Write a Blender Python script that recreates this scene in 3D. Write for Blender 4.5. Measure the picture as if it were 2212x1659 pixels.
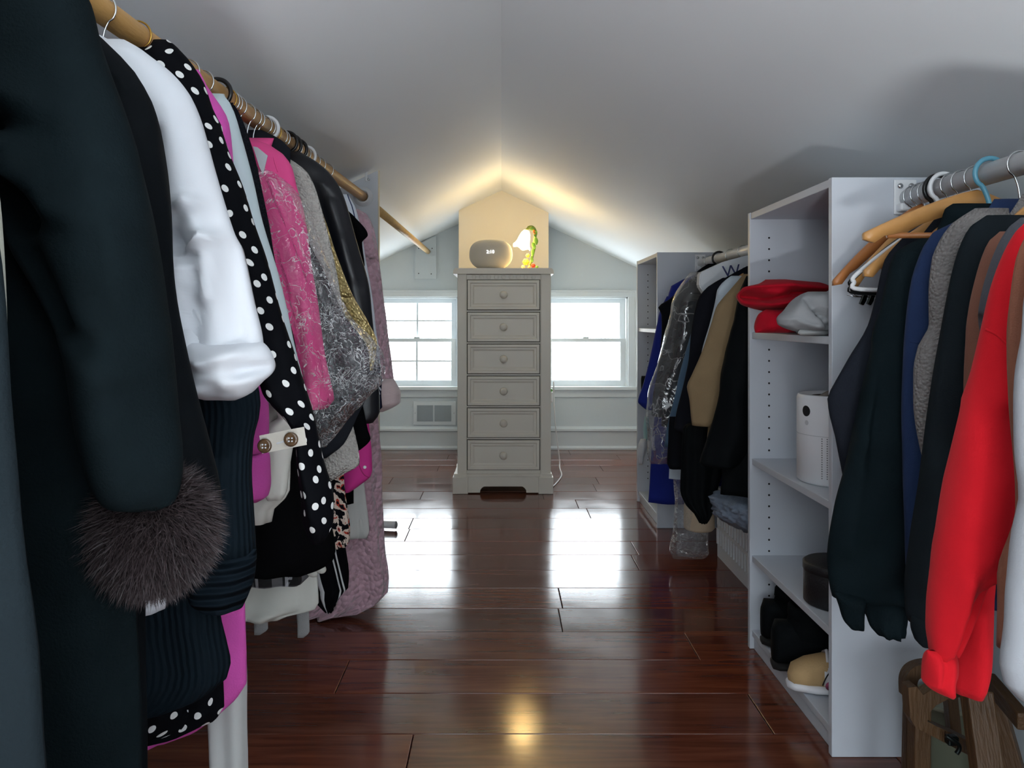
import bpy, bmesh, math, random
from mathutils import Vector, noise, Matrix
random.seed(7)
for o in list(bpy.data.objects): bpy.data.objects.remove(o)
S = bpy.context.scene
COL = S.collection
# ------------------------------------------------------------------ camera
F, VX, VY, CH = 1700.0, 1083.0, 692.0, 0.94      # focal px, vanishing point px, eye height (frame 2212 x 1659)
cam = bpy.data.cameras.new('camera'); camo = bpy.data.objects.new('camera', cam); COL.objects.link(camo)
camo.location = (0, 0, CH); camo.rotation_euler = (math.pi/2, 0, 0)
cam.sensor_width = 36; cam.sensor_fit = 'HORIZONTAL'; cam.lens = F/2212*36
cam.shift_x = (1106-VX)/2212; cam.shift_y = -(829.5-VY)/2212; cam.clip_start = 0.02
S.camera = camo
# ------------------------------------------------------------------ light
w = bpy.data.worlds.new('overcast_sky'); S.world = w; w.use_nodes = True
bg = w.node_tree.nodes['Background']; bg.inputs[0].default_value = (0.86, 0.94, 1.0, 1); bg.inputs[1].default_value = 11
S.view_settings.view_transform = 'Standard'; S.view_settings.look = 'None'
S.view_settings.exposure = 0.22; S.view_settings.gamma = 1; S.view_settings.use_curve_mapping = False
def area(name, loc, rot, sx, sy, power, col=(1, 1, 1), portal=False):
    l = bpy.data.lights.new(name, 'AREA'); l.shape = 'RECTANGLE'; l.size = sx; l.size_y = sy; l.energy = power; l.color = col
    l.cycles.is_portal = portal
    o = bpy.data.objects.new(name, l); COL.objects.link(o); o.location = loc; o.rotation_euler = rot
    return o
RIDGE, SLOPE, WX = 1.79, 0.47, 1.11
UPW = 42  # power of the added fill light behind the view
YB, YF = 5.75, -1.7
for sx in (-1, 1):
    area('window_portal', (sx*.62, YB+.16, .79), (-math.pi/2, 0, 0), .62, .72, 1, portal=True)
    area('window_portal', (sx*.50, YF-.16, .86), (math.pi/2, 0, 0), .80, .86, 1, portal=True)

# ------------------------------------------------------------------ helpers
def srgb(c):
    f = lambda v: v/12.92 if v <= .04045 else ((v+.055)/1.055)**2.4
    return tuple(f(v/255.0) for v in c) + (1,)
def P(px, py, D): return Vector(((px-VX)/F*D, D, CH-(py-VY)/F*D))
def PX(px, D): return (px-VX)/F*D
def PZ(py, D): return CH-(py-VY)/F*D
def tag(o, label=None, cat=None, group=None, kind=None):
    if label: o['label'] = label
    if cat: o['category'] = cat
    if group: o['group'] = group
    if kind: o['kind'] = kind
    return o
def thing(name, label, cat, loc=(0, 0, 0), group=None):
    o = bpy.data.objects.new(name, None); COL.objects.link(o); o.location = loc; o.empty_display_size = .05
    tag(o, label, cat, group); return o
def link(name, me, mat, parent=None, smooth=False):
    o = bpy.data.objects.new(name, me); COL.objects.link(o)
    if mat and not me.materials: me.materials.append(mat)
    if smooth:
        for p in me.polygons: p.use_smooth = True
    if parent:
        o.parent = parent
        p = parent; off = Vector((0, 0, 0))
        while p: off += p.location; p = p.parent
        o.location = -off
    return o
def bmobj(name, bm, mat, parent=None, smooth=False):
    me = bpy.data.meshes.new(name); bmesh.ops.recalc_face_normals(bm, faces=bm.faces[:]); bm.to_mesh(me); bm.free()
    return link(name, me, mat, parent, smooth)
def addbox(bm, x0, x1, y0, y1, z0, z1, bev=0):
    r = bmesh.ops.create_cube(bm, size=1, matrix=Matrix.Translation(((x0+x1)/2, (y0+y1)/2, (z0+z1)/2)) @ Matrix.Diagonal((abs(x1-x0), abs(y1-y0), abs(z1-z0), 1)))
    if bev:
        es = {e for v in r['verts'] for e in v.link_edges}
        bmesh.ops.bevel(bm, geom=list(es), offset=bev, segments=2, affect='EDGES', profile=.5)
def box(name, x0, x1, y0, y1, z0, z1, mat, parent=None, bev=0.002):
    bm = bmesh.new(); addbox(bm, x0, x1, y0, y1, z0, z1, bev); return bmobj(name, bm, mat, parent)
def addprism(bm, pts, a, b, axis='y'):
    """extrude a 2-D polygon; axis y: pts are (x,z); axis x: pts are (y,z); axis z: pts are (x,y)"""
    def v(p, t): return (p[0], t, p[1]) if axis == 'y' else ((t, p[0], p[1]) if axis == 'x' else (p[0], p[1], t))
    A = [bm.verts.new(v(p, a)) for p in pts]; B = [bm.verts.new(v(p, b)) for p in pts]
    n = len(pts); bm.faces.new(A); bm.faces.new(B[::-1])
    for i in range(n): bm.faces.new((A[i], B[i], B[(i+1) % n], A[(i+1) % n]))
def addtube(bm, pts, r, seg=8, caps=True):
    pts = [Vector(p) for p in pts]; n = len(pts); rr = r if isinstance(r, (list, tuple)) else [r]*n
    T = [(pts[min(i+1, n-1)]-pts[max(i-1, 0)]).normalized() for i in range(n)]
    u = T[0].orthogonal().normalized(); rings = []
    for i in range(n):
        u = (u - T[i]*u.dot(T[i])); u = u.normalized() if u.length > 1e-6 else T[i].orthogonal().normalized()
        vv = T[i].cross(u)
        rings.append([bm.verts.new(pts[i]+(u*math.cos(2*math.pi*k/seg)+vv*math.sin(2*math.pi*k/seg))*rr[i]) for k in range(seg)])
    for i in range(n-1):
        for k in range(seg): bm.faces.new((rings[i][k], rings[i][(k+1) % seg], rings[i+1][(k+1) % seg], rings[i+1][k]))
    if caps: bm.faces.new(rings[0][::-1]); bm.faces.new(rings[-1])
def tube(name, pts, r, mat, parent=None, seg=10):
    bm = bmesh.new(); addtube(bm, pts, r, seg); return bmobj(name, bm, mat, parent, True)
def addlathe(bm, prof, c, seg=24, axis='z'):
    rings = []
    for (r, h) in prof:
        ring = []
        for k in range(seg):
            a = 2*math.pi*k/seg; x, y = r*math.cos(a), r*math.sin(a)
            p = (x, y, h) if axis == 'z' else ((x, h, y) if axis == 'y' else (h, x, y))
            ring.append(bm.verts.new(Vector(c)+Vector(p)))
        rings.append(ring)
    for i in range(len(rings)-1):
        for k in range(seg): bm.faces.new((rings[i][k], rings[i][(k+1) % seg], rings[i+1][(k+1) % seg], rings[i+1][k]))
    bm.faces.new(rings[0][::-1]); bm.faces.new(rings[-1])
def lathe(name, prof, c, mat, parent=None, seg=24, axis='z', smooth=True):
    bm = bmesh.new(); addlathe(bm, prof, c, seg, axis); return bmobj(name, bm, mat, parent, smooth)
def smoothcurve(pts, n=8):
    pts = [Vector(p) for p in pts]; out = []
    for i in range(len(pts)-1):
        p0, p1, p2, p3 = pts[max(i-1, 0)], pts[i], pts[i+1], pts[min(i+2, len(pts)-1)]
        for k in range(n):
            t = k/n
            out.append(.5*((2*p1)+(p2-p0)*t+(2*p0-5*p1+4*p2-p3)*t*t+(3*p1-p0-3*p2+p3)*t**3))
    out.append(pts[-1]); return out

# ------------------------------------------------------------------ materials
def M(name, col, rough=.6, metal=0, spec=.5, bump=None, var=None, coat=0, sheen=0, emit=None):
    """bump=(scale,strength,stretch xyz)  var=(scale, amount)"""
    m = bpy.data.materials.new(name); m.use_nodes = True; nt = m.node_tree; b = nt.nodes['Principled BSDF']
    c = srgb(col) if max(col) > 1.01 else tuple(col)+(1,)
    b.inputs['Base Color'].default_value = c; b.inputs['Roughness'].default_value = rough; b.inputs['Metallic'].default_value = metal
    b.inputs['Specular IOR Level'].default_value = spec
    if coat: b.inputs['Coat Weight'].default_value = coat; b.inputs['Coat Roughness'].default_value = .12
    if sheen: b.inputs['Sheen Weight'].default_value = sheen; b.inputs['Sheen Roughness'].default_value = .5
    if emit: b.inputs['Emission Color'].default_value = srgb(emit[0]); b.inputs['Emission Strength'].default_value = emit[1]
    if bump or var:
        tc = nt.nodes.new('ShaderNodeTexCoord')
    if bump:
        mp = nt.nodes.new('ShaderNodeMapping'); nz = nt.nodes.new('ShaderNodeTexNoise'); bp = nt.nodes.new('ShaderNodeBump')
        mp.inputs['Scale'].default_value = bump[2] if len(bump) > 2 else (1, 1, 1)
        nz.inputs['Scale'].default_value = bump[0]; nz.inputs['Detail'].default_value = 4
        bp.inputs['Strength'].default_value = bump[1]; bp.inputs['Distance'].default_value = bump[3] if len(bump) > 3 else .01
        nt.links.new(tc.outputs['Object'], mp.inputs[0]); nt.links.new(mp.outputs[0], nz.inputs['Vector'])
        nt.links.new(nz.outputs['Fac'], bp.inputs['Height']); nt.links.new(bp.outputs[0], b.inputs['Normal'])
    if var:
        n2 = nt.nodes.new('ShaderNodeTexNoise'); n2.inputs['Scale'].default_value = var[0]; n2.inputs['Detail'].default_value = 5
        mx = nt.nodes.new('ShaderNodeMixRGB'); mx.blend_type = 'MIX'
        mx.inputs[1].default_value = tuple(v*(1-var[1]) for v in c[:3])+(1,); mx.inputs[2].default_value = tuple(min(1, v*(1+var[1])) for v in c[:3])+(1,)
        nt.links.new(tc.outputs['Object'], n2.inputs['Vector']); nt.links.new(n2.outputs['Fac'], mx.inputs[0]); nt.links.new(mx.outputs[0], b.inputs['Base Color'])
    return m
def cloth(name, col, rough=.9, bs=260, bst=.25, var=.18, sheen=.03, spec=.15):
    if max(col) < 60: sheen, spec = 0, .04
    return M(name, col, rough, 0, spec, (bs*2.5, bst, (1, 1, 1), .0022), (14, var), 0, sheen)
def N(nt, t, **kw):
    n = nt.nodes.new(t)
    for k, v in kw.items(): setattr(n, k, v)
    return n
def dots_mat(name, base, dot, scale, radius, jitter=.35):
    m = cloth(name, base, .75, 300, .1); nt = m.node_tree; b = nt.nodes['Principled BSDF']
    uv = N(nt, 'ShaderNodeUVMap'); uv.uv_map = 'UVMap'
    vo = N(nt, 'ShaderNodeTexVoronoi', voronoi_dimensions='2D'); vo.inputs['Scale'].default_value = scale; vo.inputs['Randomness'].default_value = jitter
    mp = N(nt, 'ShaderNodeMapping'); mp.inputs['Rotation'].default_value = (0, 0, .6)
    nt.links.new(uv.outputs[0], mp.inputs[0]); nt.links.new(mp.outputs[0], vo.inputs['Vector'])
    lt = N(nt, 'ShaderNodeMath', operation='LESS_THAN'); lt.inputs[1].default_value = radius
    nt.links.new(vo.outputs['Distance'], lt.inputs[0])
    mx = N(nt, 'ShaderNodeMixRGB'); mx.inputs[1].default_value = srgb(base); mx.inputs[2].default_value = srgb(dot)
    nt.links.new(lt.outputs[0], mx.inputs[0]); nt.links.new(mx.outputs[0], b.inputs['Base Color'])
    return m
def stripe_mat(name, cols, stops, scale, axis=0, rough=.8):
    """repeat colour bands along u (0) or v (1) of the cloth, widths by stops in 0..1"""
    m = cloth(name, cols[0], rough); nt = m.node_tree; b = nt.nodes['Principled BSDF']
    uv = N(nt, 'ShaderNodeUVMap'); uv.uv_map = 'UVMap'; sp = N(nt, 'ShaderNodeSeparateXYZ'); nt.links.new(uv.outputs[0], sp.inputs[0])
    mu = N(nt, 'ShaderNodeMath', operation='MULTIPLY'); mu.inputs[1].default_value = scale
    fr = N(nt, 'ShaderNodeMath', operation='FRACT'); nt.links.new(sp.outputs[axis], mu.inputs[0]); nt.links.new(mu.outputs[0], fr.inputs[0])
    cr = N(nt, 'ShaderNodeValToRGB'); cr.color_ramp.interpolation = 'CONSTANT'
    el = cr.color_ramp.elements
    while len(el) < len(cols): el.new(.5)
    for i, c in enumerate(cols): el[i].position = stops[i]; el[i].color = srgb(c)
    nt.links.new(fr.outputs[0], cr.inputs[0]); nt.links.new(cr.outputs[0], b.inputs['Base Color'])
    return m
def ramp_noise_mat(name, cols, stops, scale, rough=.8, vor=False):
    m = cloth(name, cols[0], rough); nt = m.node_tree; b = nt.nodes['Principled BSDF']
    uv = N(nt, 'ShaderNodeUVMap'); uv.uv_map = 'UVMap'
    tx = N(nt, 'ShaderNodeTexNoise'); tx.inputs['Scale'].default_value = scale; tx.inputs['Detail'].default_value = 3
    nt.links.new(uv.outputs[0], tx.inputs['Vector'])
    cr = N(nt, 'ShaderNodeValToRGB'); cr.color_ramp.interpolation = 'CONSTANT'; el = cr.color_ramp.elements
    while len(el) < len(cols): el.new(.5)
    for i, c in enumerate(cols): el[i].position = stops[i]; el[i].color = srgb(c)
    nt.links.new(tx.outputs['Fac'], cr.inputs[0]); nt.links.new(cr.outputs[0], b.inputs['Base Color'])
    return m
def plaid_mat(name):
    m = cloth(name, (60, 62, 70)); nt = m.node_tree; b = nt.nodes['Principled BSDF']
    uv = N(nt, 'ShaderNodeUVMap'); uv.uv_map = 'UVMap'; sp = N(nt, 'ShaderNodeSeparateXYZ'); nt.links.new(uv.outputs[0], sp.inputs[0])
    rs = []
    for ax in (0, 1):
        mu = N(nt, 'ShaderNodeMath', operation='MULTIPLY'); mu.inputs[1].default_value = 16
        fr = N(nt, 'ShaderNodeMath', operation='FRACT'); nt.links.new(sp.outputs[ax], mu.inputs[0]); nt.links.new(mu.outputs[0], fr.inputs[0])
        cr = N(nt, 'ShaderNodeValToRGB'); cr.color_ramp.interpolation = 'CONSTANT'; el = cr.color_ramp.elements; el.new(.5); el.new(.6)
        for i, (p, v) in enumerate(((0, .02), (.45, .25), (.8, .02), (.88, .7))): el[i].position = p; el[i].color = (v, v, v*1.05, 1)
        nt.links.new(fr.outputs[0], cr.inputs[0]); rs.append(cr)
    mx = N(nt, 'ShaderNodeMixRGB'); mx.inputs[0].default_value = .5
    nt.links.new(rs[0].outputs[0], mx.inputs[1]); nt.links.new(rs[1].outputs[0], mx.inputs[2]); nt.links.new(mx.outputs[0], b.inputs['Base Color'])
    return m
def voronoi_bump(m, scale, strength, dist=.01):
    nt = m.node_tree; b = nt.nodes['Principled BSDF']; uv = N(nt, 'ShaderNodeUVMap'); uv.uv_map = 'UVMap'
    vo = N(nt, 'ShaderNodeTexVoronoi'); vo.inputs['Scale'].default_value = scale; bp = N(nt, 'ShaderNodeBump')
    bp.inputs['Strength'].default_value = strength; bp.inputs['Distance'].default_value = dist
    nt.links.new(uv.outputs[0], vo.inputs['Vector']); nt.links.new(vo.outputs['Distance'], bp.inputs['Height']); nt.links.new(bp.outputs[0], b.inputs['Normal'])
    return m
def wave_bump(m, scale, strength, axis='X'):
    nt = m.node_tree; b = nt.nodes['Principled BSDF']; uv = N(nt, 'ShaderNodeUVMap'); uv.uv_map = 'UVMap'
    wv = N(nt, 'ShaderNodeTexWave', bands_direction=axis); wv.inputs['Scale'].default_value = scale; wv.inputs['Distortion'].default_value = 1.5
    bp = N(nt, 'ShaderNodeBump'); bp.inputs['Strength'].default_value = strength; bp.inputs['Distance'].default_value = .01
    nt.links.new(uv.outputs[0], wv.inputs['Vector']); nt.links.new(wv.outputs['Fac'], bp.inputs['Height']); nt.links.new(bp.outputs[0], b.inputs['Normal'])
    return m
def plastic_film(name, tint=(.97, .98, .99), gloss=.05, scale=28, milky=.03, crease=.5):
    """clear crinkled film: mostly see-through, sharp glints, crinkle highlights painted in as white lines"""
    m = bpy.data.materials.new(name); m.use_nodes = True; nt = m.node_tree; nt.nodes.clear()
    out = N(nt, 'ShaderNodeOutputMaterial'); tr = N(nt, 'ShaderNodeBsdfTransparent'); tr.inputs[0].default_value = tint+(1,)
    gl = N(nt, 'ShaderNodeBsdfGlossy'); gl.inputs['Roughness'].default_value = .10
    df = N(nt, 'ShaderNodeBsdfDiffuse'); df.inputs[0].default_value = (.95, .96, .97, 1)
    tc = N(nt, 'ShaderNodeTexCoord'); nz = N(nt, 'ShaderNodeTexNoise'); nz.inputs['Scale'].default_value = scale; nz.inputs['Detail'].default_value = 3; nz.inputs['Distortion'].default_value = .8
    nt.links.new(tc.outputs['Object'], nz.inputs['Vector'])
    wp = N(nt, 'ShaderNodeMixRGB'); wp.inputs[0].default_value = .10; nt.links.new(tc.outputs['Object'], wp.inputs[1]); nt.links.new(nz.outputs['Color'], wp.inputs[2])
    masks = []
    for k, (sc_, wd) in enumerate(((scale*.7, .022), (scale*2.6, .06))):
        vo = N(nt, 'ShaderNodeTexVoronoi', feature='DISTANCE_TO_EDGE'); vo.inputs['Scale'].default_value = sc_; nt.links.new(wp.outputs[0], vo.inputs['Vector'])
        mr = N(nt, 'ShaderNodeMapRange'); mr.inputs[1].default_value = 0; mr.inputs[2].default_value = wd; mr.inputs[3].default_value = 1; mr.inputs[4].default_value = 0
        nt.links.new(vo.outputs['Distance'], mr.inputs[0]); masks.append((mr, vo))
    n2 = N(nt, 'ShaderNodeTexNoise'); n2.inputs['Scale'].default_value = scale*.55; n2.inputs['Detail'].default_value = 2; nt.links.new(tc.outputs['Object'], n2.inputs['Vector'])
    r2 = N(nt, 'ShaderNodeMapRange'); r2.inputs[1].default_value = .52; r2.inputs[2].default_value = .64; nt.links.new(n2.outputs['Fac'], r2.inputs[0])
    mm = N(nt, 'ShaderNodeMath', operation='MULTIPLY'); nt.links.new(masks[1][0].outputs[0], mm.inputs[0]); nt.links.new(r2.outputs[0], mm.inputs[1])
    mxm = N(nt, 'ShaderNodeMath', operation='MAXIMUM'); nt.links.new(mm.outputs[0], mxm.inputs[0]); nt.links.new(masks[0][0].outputs[0], mxm.inputs[1])
    ms = N(nt, 'ShaderNodeMath', operation='MULTIPLY_ADD'); ms.inputs[1].default_value = crease; ms.inputs[2].default_value = milky; ms.use_clamp = True; nt.links.new(mxm.outputs[0], ms.inputs[0])  # white lines imitate light glints on the crinkled film
    bp = N(nt, 'ShaderNodeBump'); bp.inputs['Strength'].default_value = .9; bp.inputs['Distance'].default_value = .02; nt.links.new(masks[0][1].outputs['Distance'], bp.inputs['Height']); nt.links.new(bp.outputs[0], gl.inputs['Normal'])
    lw = N(nt, 'ShaderNodeLayerWeight'); lw.inputs['Blend'].default_value = .25
    ma = N(nt, 'ShaderNodeMath', operation='MULTIPLY_ADD'); ma.inputs[1].default_value = .35; ma.inputs[2].default_value = gloss; ma.use_clamp = True; nt.links.new(lw.outputs['Fresnel'], ma.inputs[0])
    m1 = N(nt, 'ShaderNodeMixShader'); nt.links.new(ms.outputs[0], m1.inputs[0]); nt.links.new(tr.outputs[0], m1.inputs[1]); nt.links.new(df.outputs[0], m1.inputs[2])
    m2 = N(nt, 'ShaderNodeMixShader'); nt.links.new(ma.outputs[0], m2.inputs[0]); nt.links.new(m1.outputs[0], m2.inputs[1]); nt.links.new(gl.outputs[0], m2.inputs[2])
    nt.links.new(m2.outputs[0], out.inputs[0]); return m
def pane_glass(name):
    m = bpy.data.materials.new(name); m.use_nodes = True; nt = m.node_tree; nt.nodes.clear()
    out = N(nt, 'ShaderNodeOutputMaterial'); tr = N(nt, 'ShaderNodeBsdfTransparent'); gl = N(nt, 'ShaderNodeBsdfGlossy'); gl.inputs['Roughness'].default_value = .02
    mx = N(nt, 'ShaderNodeMixShader'); mx.inputs[0].default_value = .06
    nt.links.new(tr.outputs[0], mx.inputs[1]); nt.links.new(gl.outputs[0], mx.inputs[2]); nt.links.new(mx.outputs[0], out.inputs[0]); return m

wall_m = M('wall_paint', (206, 214, 218), .6, bump=(90, .04))
ceil_m = M('ceiling_paint', (242, 247, 250), .75, bump=(60, .03))
trim_m = M('trim_paint', (218, 224, 227), .35)
white_m = M('white_melamine', (200, 205, 213), .4)
cream_m = M('cream_paint', (224, 219, 206), .4, bump=(40, .02))
pine_m = M('pine_rod', (196, 150, 88), .45, bump=(30, .15, (6, 1, 6)), var=(20, .2))
beech_m = M('beech_hanger', (200, 146, 86), .38, bump=(60, .08), var=(18, .18))
beech2_m = M('oak_hanger', (176, 112, 62), .38, bump=(60, .08), var=(18, .18))
chrome_m = M('chrome', (205, 208, 210), .18, 1)
dark_m = M('dark_hole', (22, 22, 24), .8)
wplast_m = M('white_plastic', (232, 234, 236), .3)
bplast_m = M('black_plastic', (20, 21, 23), .3)
glass_m = pane_glass('window_glass')

# ------------------------------------------------------------------ cloth lofts
def pchip(xs, ys, x):
    n = len(xs)
    if n == 1: return ys[0]
    h = [xs[i+1]-xs[i] for i in range(n-1)]; d = [(ys[i+1]-ys[i])/h[i] for i in range(n-1)]
    m = [d[0]]+[0 if d[i-1]*d[i] <= 0 else 2*d[i-1]*d[i]/(d[i-1]+d[i]) for i in range(1, n-1)]+[d[-1]]
    x = min(max(x, xs[0]), xs[-1]); i = 0
    while i < n-2 and x > xs[i+1]: i += 1
    t = (x-xs[i])/h[i]
    return ((1+2*t)*(1-t)**2*ys[i]+t*(1-t)**2*h[i]*m[i]+t*t*(3-2*t)*ys[i+1]+t*t*(t-1)*h[i]*m[i+1])
def loft(name, rows, D, t, mat, parent=None, px=True, n=36, seg=40, fold=(5, .006), wr=(9, .006), bottom='open', top='round', seed=0, creases=(), mirror=None, sq=2.0, lean=0.0):
    """stack of flattened rings; rows = (v, left, right[, dy[, thickness]]); v is a height on the picture plane at depth D (px) or a world height"""
    R = []
    for r in rows:
        r = list(r)+[0]*(4-len(r)) if len(r) < 4 else list(r)
        if len(r) < 5: r.append(t)
        if px: R.append((PZ(r[0], D), PX(r[1], D), PX(r[2], D), r[3], r[4]))
        else: R.append(tuple(r))
    R.sort(key=lambda r: -r[0])
    if mirror is not None:
        mx_, mk_ = mirror; R = [(r[0],)+tuple(sorted((mx_+mk_*(mx_-r[2]), mx_+mk_*(mx_-r[1]))))+(r[3]+.004, r[4]) for r in R]
    S0 = [-r[0] for r in R]; L = S0[-1]-S0[0]
    for i in range(1, len(S0)):
        if S0[i] <= S0[i-1]: S0[i] = S0[i-1]+1e-4
    col = lambda k: [r[k] for r in R]
    xl_, xr_, dy_, tt_ = col(1), col(2), col(3), col(4)
    ss = sorted(set([S0[0]+(S0[-1]-S0[0])*i/(n-1) for i in range(n)]+S0))
    verts = []; faces = []; uvs = []; rng = random.Random(seed*31+5); ph = rng.random()*6.28; off = Vector((rng.random()*20, rng.random()*20, rng.random()*20))
    end = max(.02, min(.07, L*.09))
    cw = [((P(a, b, D)), (P(c, d, D)), wd, dp) for (a, b, c, d, wd, dp) in creases]
    def ring(s, shrink=1.0, dz=0.0):
        xl, xr, dy, tt = pchip(S0, xl_, s), pchip(S0, xr_, s), pchip(S0, dy_, s), pchip(S0, tt_, s)
        a = max((xr-xl)/2, .002); cx = (xl+xr)/2; b = min(tt, a*1.05+.004)
        u = (s-S0[0]); 
        if top == 'round' and u < end: b *= math.sqrt(max(.03, 1-(1-u/end)**2))
        u2 = S0[-1]-s
        if bottom == 'round' and u2 < end: b *= math.sqrt(max(.03, 1-(1-u2/end)**2))
        v = u/max(L, 1e-3); pts = []
        for k in range(seg):
            th = 2*math.pi*k/seg+math.pi/2
            c, sn = math.cos(th), math.sin(th)
            cc = math.copysign(abs(c)**(2/sq), c); s2 = math.copysign(abs(sn)**(2/sq), sn)
            x = cx+a*cc; y = D+dy+b*s2+lean*v; z = -s+dz
            g = fold[1]*(.25+.75*v)*math.sin(fold[0]*th+ph+1.2*math.sin(v*4+ph))
            q = Vector((x*wr[0], y*wr[0], z*wr[0]*.6))+off
            g += wr[1]*noise.noise(q)+wr[1]*.5*noise.noise(q*2.3)
            lim = min(1.0, b/.02)
            y += g*s2*lim*1.0; x += g*cc*.5
            if s2 < 0.25:
                pt = Vector((x, z))
                for (A, B, wd, dp) in cw:
                    A2 = Vector((A.x, A.z)); B2 = Vector((B.x, B.z)); ab = B2-A2; tq = max(0, min(1, (pt-A2).dot(ab)/max(ab.length_squared, 1e-9)))
                    dd = (pt-(A2+ab*tq)).length
                    if dd < wd*3: y -= dp*math.exp(-(dd/wd)**2)
            pts.append(Vector((cx+(x-cx)*shrink, D+dy+lean*v+(y-D-dy-lean*v)*shrink, z)))
        return pts
    rings = [ring(s) for s in ss]; vs = [s-S0[0] for s in ss]
    if bottom == 'open':
        for q, sh in ((.0, .93), (.03, .90), (.06, .86)):
            s = max(S0[-1]-q, S0[0]); rings.append(ring(s, sh)); vs.append(vs[len(ss)-1]+q+.01)
    m = len(rings)
    for i, rg in enumerate(rings):
        base = len(verts); verts += [tuple(p) for p in rg]
        al = [0]
        for k in range(seg): al.append(al[-1]+(rg[(k+1) % seg]-rg[k]).length)
        h = al[seg//2]
        uvs.append([x-h for x in al])
        if i:
            for k in range(seg):
                faces.append((base-seg+k, base-seg+(k+1) % seg, base+(k+1) % seg, base+k))
    ctop = len(verts); verts.append(tuple(sum(rings[0], Vector())/seg)); cb = len(verts); verts.append(tuple(sum(rings[-1], Vector())/seg))
    for k in range(seg):
        faces.append((ctop, (k+1) % seg, k)); faces.append((cb, (m-1)*seg+k, (m-1)*seg+(k+1) % seg))
    me = bpy.data.meshes.new(name); me.from_pydata(verts, [], faces)
    ul = me.uv_layers.new(name='UVMap').data
    for p in me.polygons:
        idx = list(p.vertices); ks = [i % seg for i in idx if i < ctop]
        wrap = (0 in ks and seg-1 in ks)
        for li, vi in zip(p.loop_indices, idx):
            if vi >= ctop: ul[li].uv = (0, vs[0] if vi == ctop else vs[-1]); continue
            i, k = divmod(vi, seg); kk = seg if (wrap and k == 0) else k
            ul[li].uv = (uvs[i][kk], vs[i])
    me.update()
    return link(name, me, mat, parent, True)

# ================================================================== SETTING
def ceilz(x): return RIDGE-SLOPE*abs(x)
floor_base = M('subfloor', (30, 18, 12), .9)
fl = tag(box('floor', -WX-.1, WX+.1, YF-.1, YB+.1, -.12, -.02, floor_base, bev=0), 'dark subfloor beneath the stained planks', 'floor', kind='structure')
def plank_mat(i):
    m = bpy.data.materials.new('stained_plank_%d' % i); m.use_nodes = True; nt = m.node_tree; b = nt.nodes['Principled BSDF']
    tc = N(nt, 'ShaderNodeTexCoord'); oi = N(nt, 'ShaderNodeObjectInfo')
    mp = N(nt, 'ShaderNodeMapping'); mp.inputs['Scale'].default_value = (1.2, 14, 14)
    va = N(nt, 'ShaderNodeVectorMath', operation='ADD'); sc = N(nt, 'ShaderNodeVectorMath', operation='SCALE'); sc.inputs['Scale'].default_value = 1
    co = N(nt, 'ShaderNodeCombineXYZ'); ml = N(nt, 'ShaderNodeMath', operation='MULTIPLY'); ml.inputs[1].default_value = 37
    nt.links.new(oi.outputs['Random'], ml.inputs[0]); nt.links.new(ml.outputs[0], co.inputs[0]); nt.links.new(ml.outputs[0], co.inputs[1])
    nt.links.new(tc.outputs['Object'], va.inputs[0]); nt.links.new(co.outputs[0], va.inputs[1]); nt.links.new(va.outputs[0], mp.inputs[0])
    nz = N(nt, 'ShaderNodeTexNoise'); nz.inputs['Scale'].default_value = 3; nz.inputs['Detail'].default_value = 7; nz.inputs['Distortion'].default_value = .6
    nt.links.new(mp.outputs[0], nz.inputs['Vector'])
    cr = N(nt, 'ShaderNodeValToRGB'); e = cr.color_ramp.elements; e.new(.5)
    pal = [((84, 40, 28), (104, 54, 38), (122, 70, 48)), ((88, 41, 27), (110, 55, 36), (128, 70, 44)), ((78, 39, 28), (98, 52, 37), (116, 68, 48))][i]
    for k, (p, c) in enumerate(zip((.3, .5, .72), pal)): e[k].position = p; e[k].color = srgb(c)
    nt.links.new(nz.outputs['Fac'], cr.inputs[0]); nt.links.new(cr.outputs[0], b.inputs['Base Color'])
    n2 = N(nt, 'ShaderNodeTexNoise'); n2.inputs['Scale'].default_value = 4; n2.inputs['Detail'].default_value = 4
    nt.links.new(va.outputs[0], n2.inputs['Vector'])
    mr = N(nt, 'ShaderNodeMapRange'); mr.inputs[1].default_value = .3; mr.inputs[2].default_value = .75; mr.inputs[3].default_value = .09; mr.inputs[4].default_value = .20
    nt.links.new(n2.outputs['Fac'], mr.inputs[0]); nt.links.new(mr.outputs[0], b.inputs['Roughness'])
    b.inputs['Specular IOR Level'].default_value = .55
    n3 = N(nt, 'ShaderNodeTexNoise'); n3.inputs['Scale'].default_value = 9; n3.inputs['Detail'].default_value = 4
    mp3 = N(nt, 'ShaderNodeMapping'); mp3.inputs['Scale'].default_value = (.5, 2.2, 1); nt.links.new(va.outputs[0], mp3.inputs[0]); nt.links.new(mp3.outputs[0], n3.inputs['Vector'])
    bp = N(nt, 'ShaderNodeBump'); bp.inputs['Strength'].default_value = .012; bp.inputs['Distance'].default_value = .012
    nt.links.new(n3.outputs['Fac'], bp.inputs['Height']); nt.links.new(bp.outputs[0], b.inputs['Normal'])
    return m
pm = [plank_mat(i) for i in range(3)]
rp = random.Random(3); y = YF-.02; W = .195; row = 0
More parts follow.
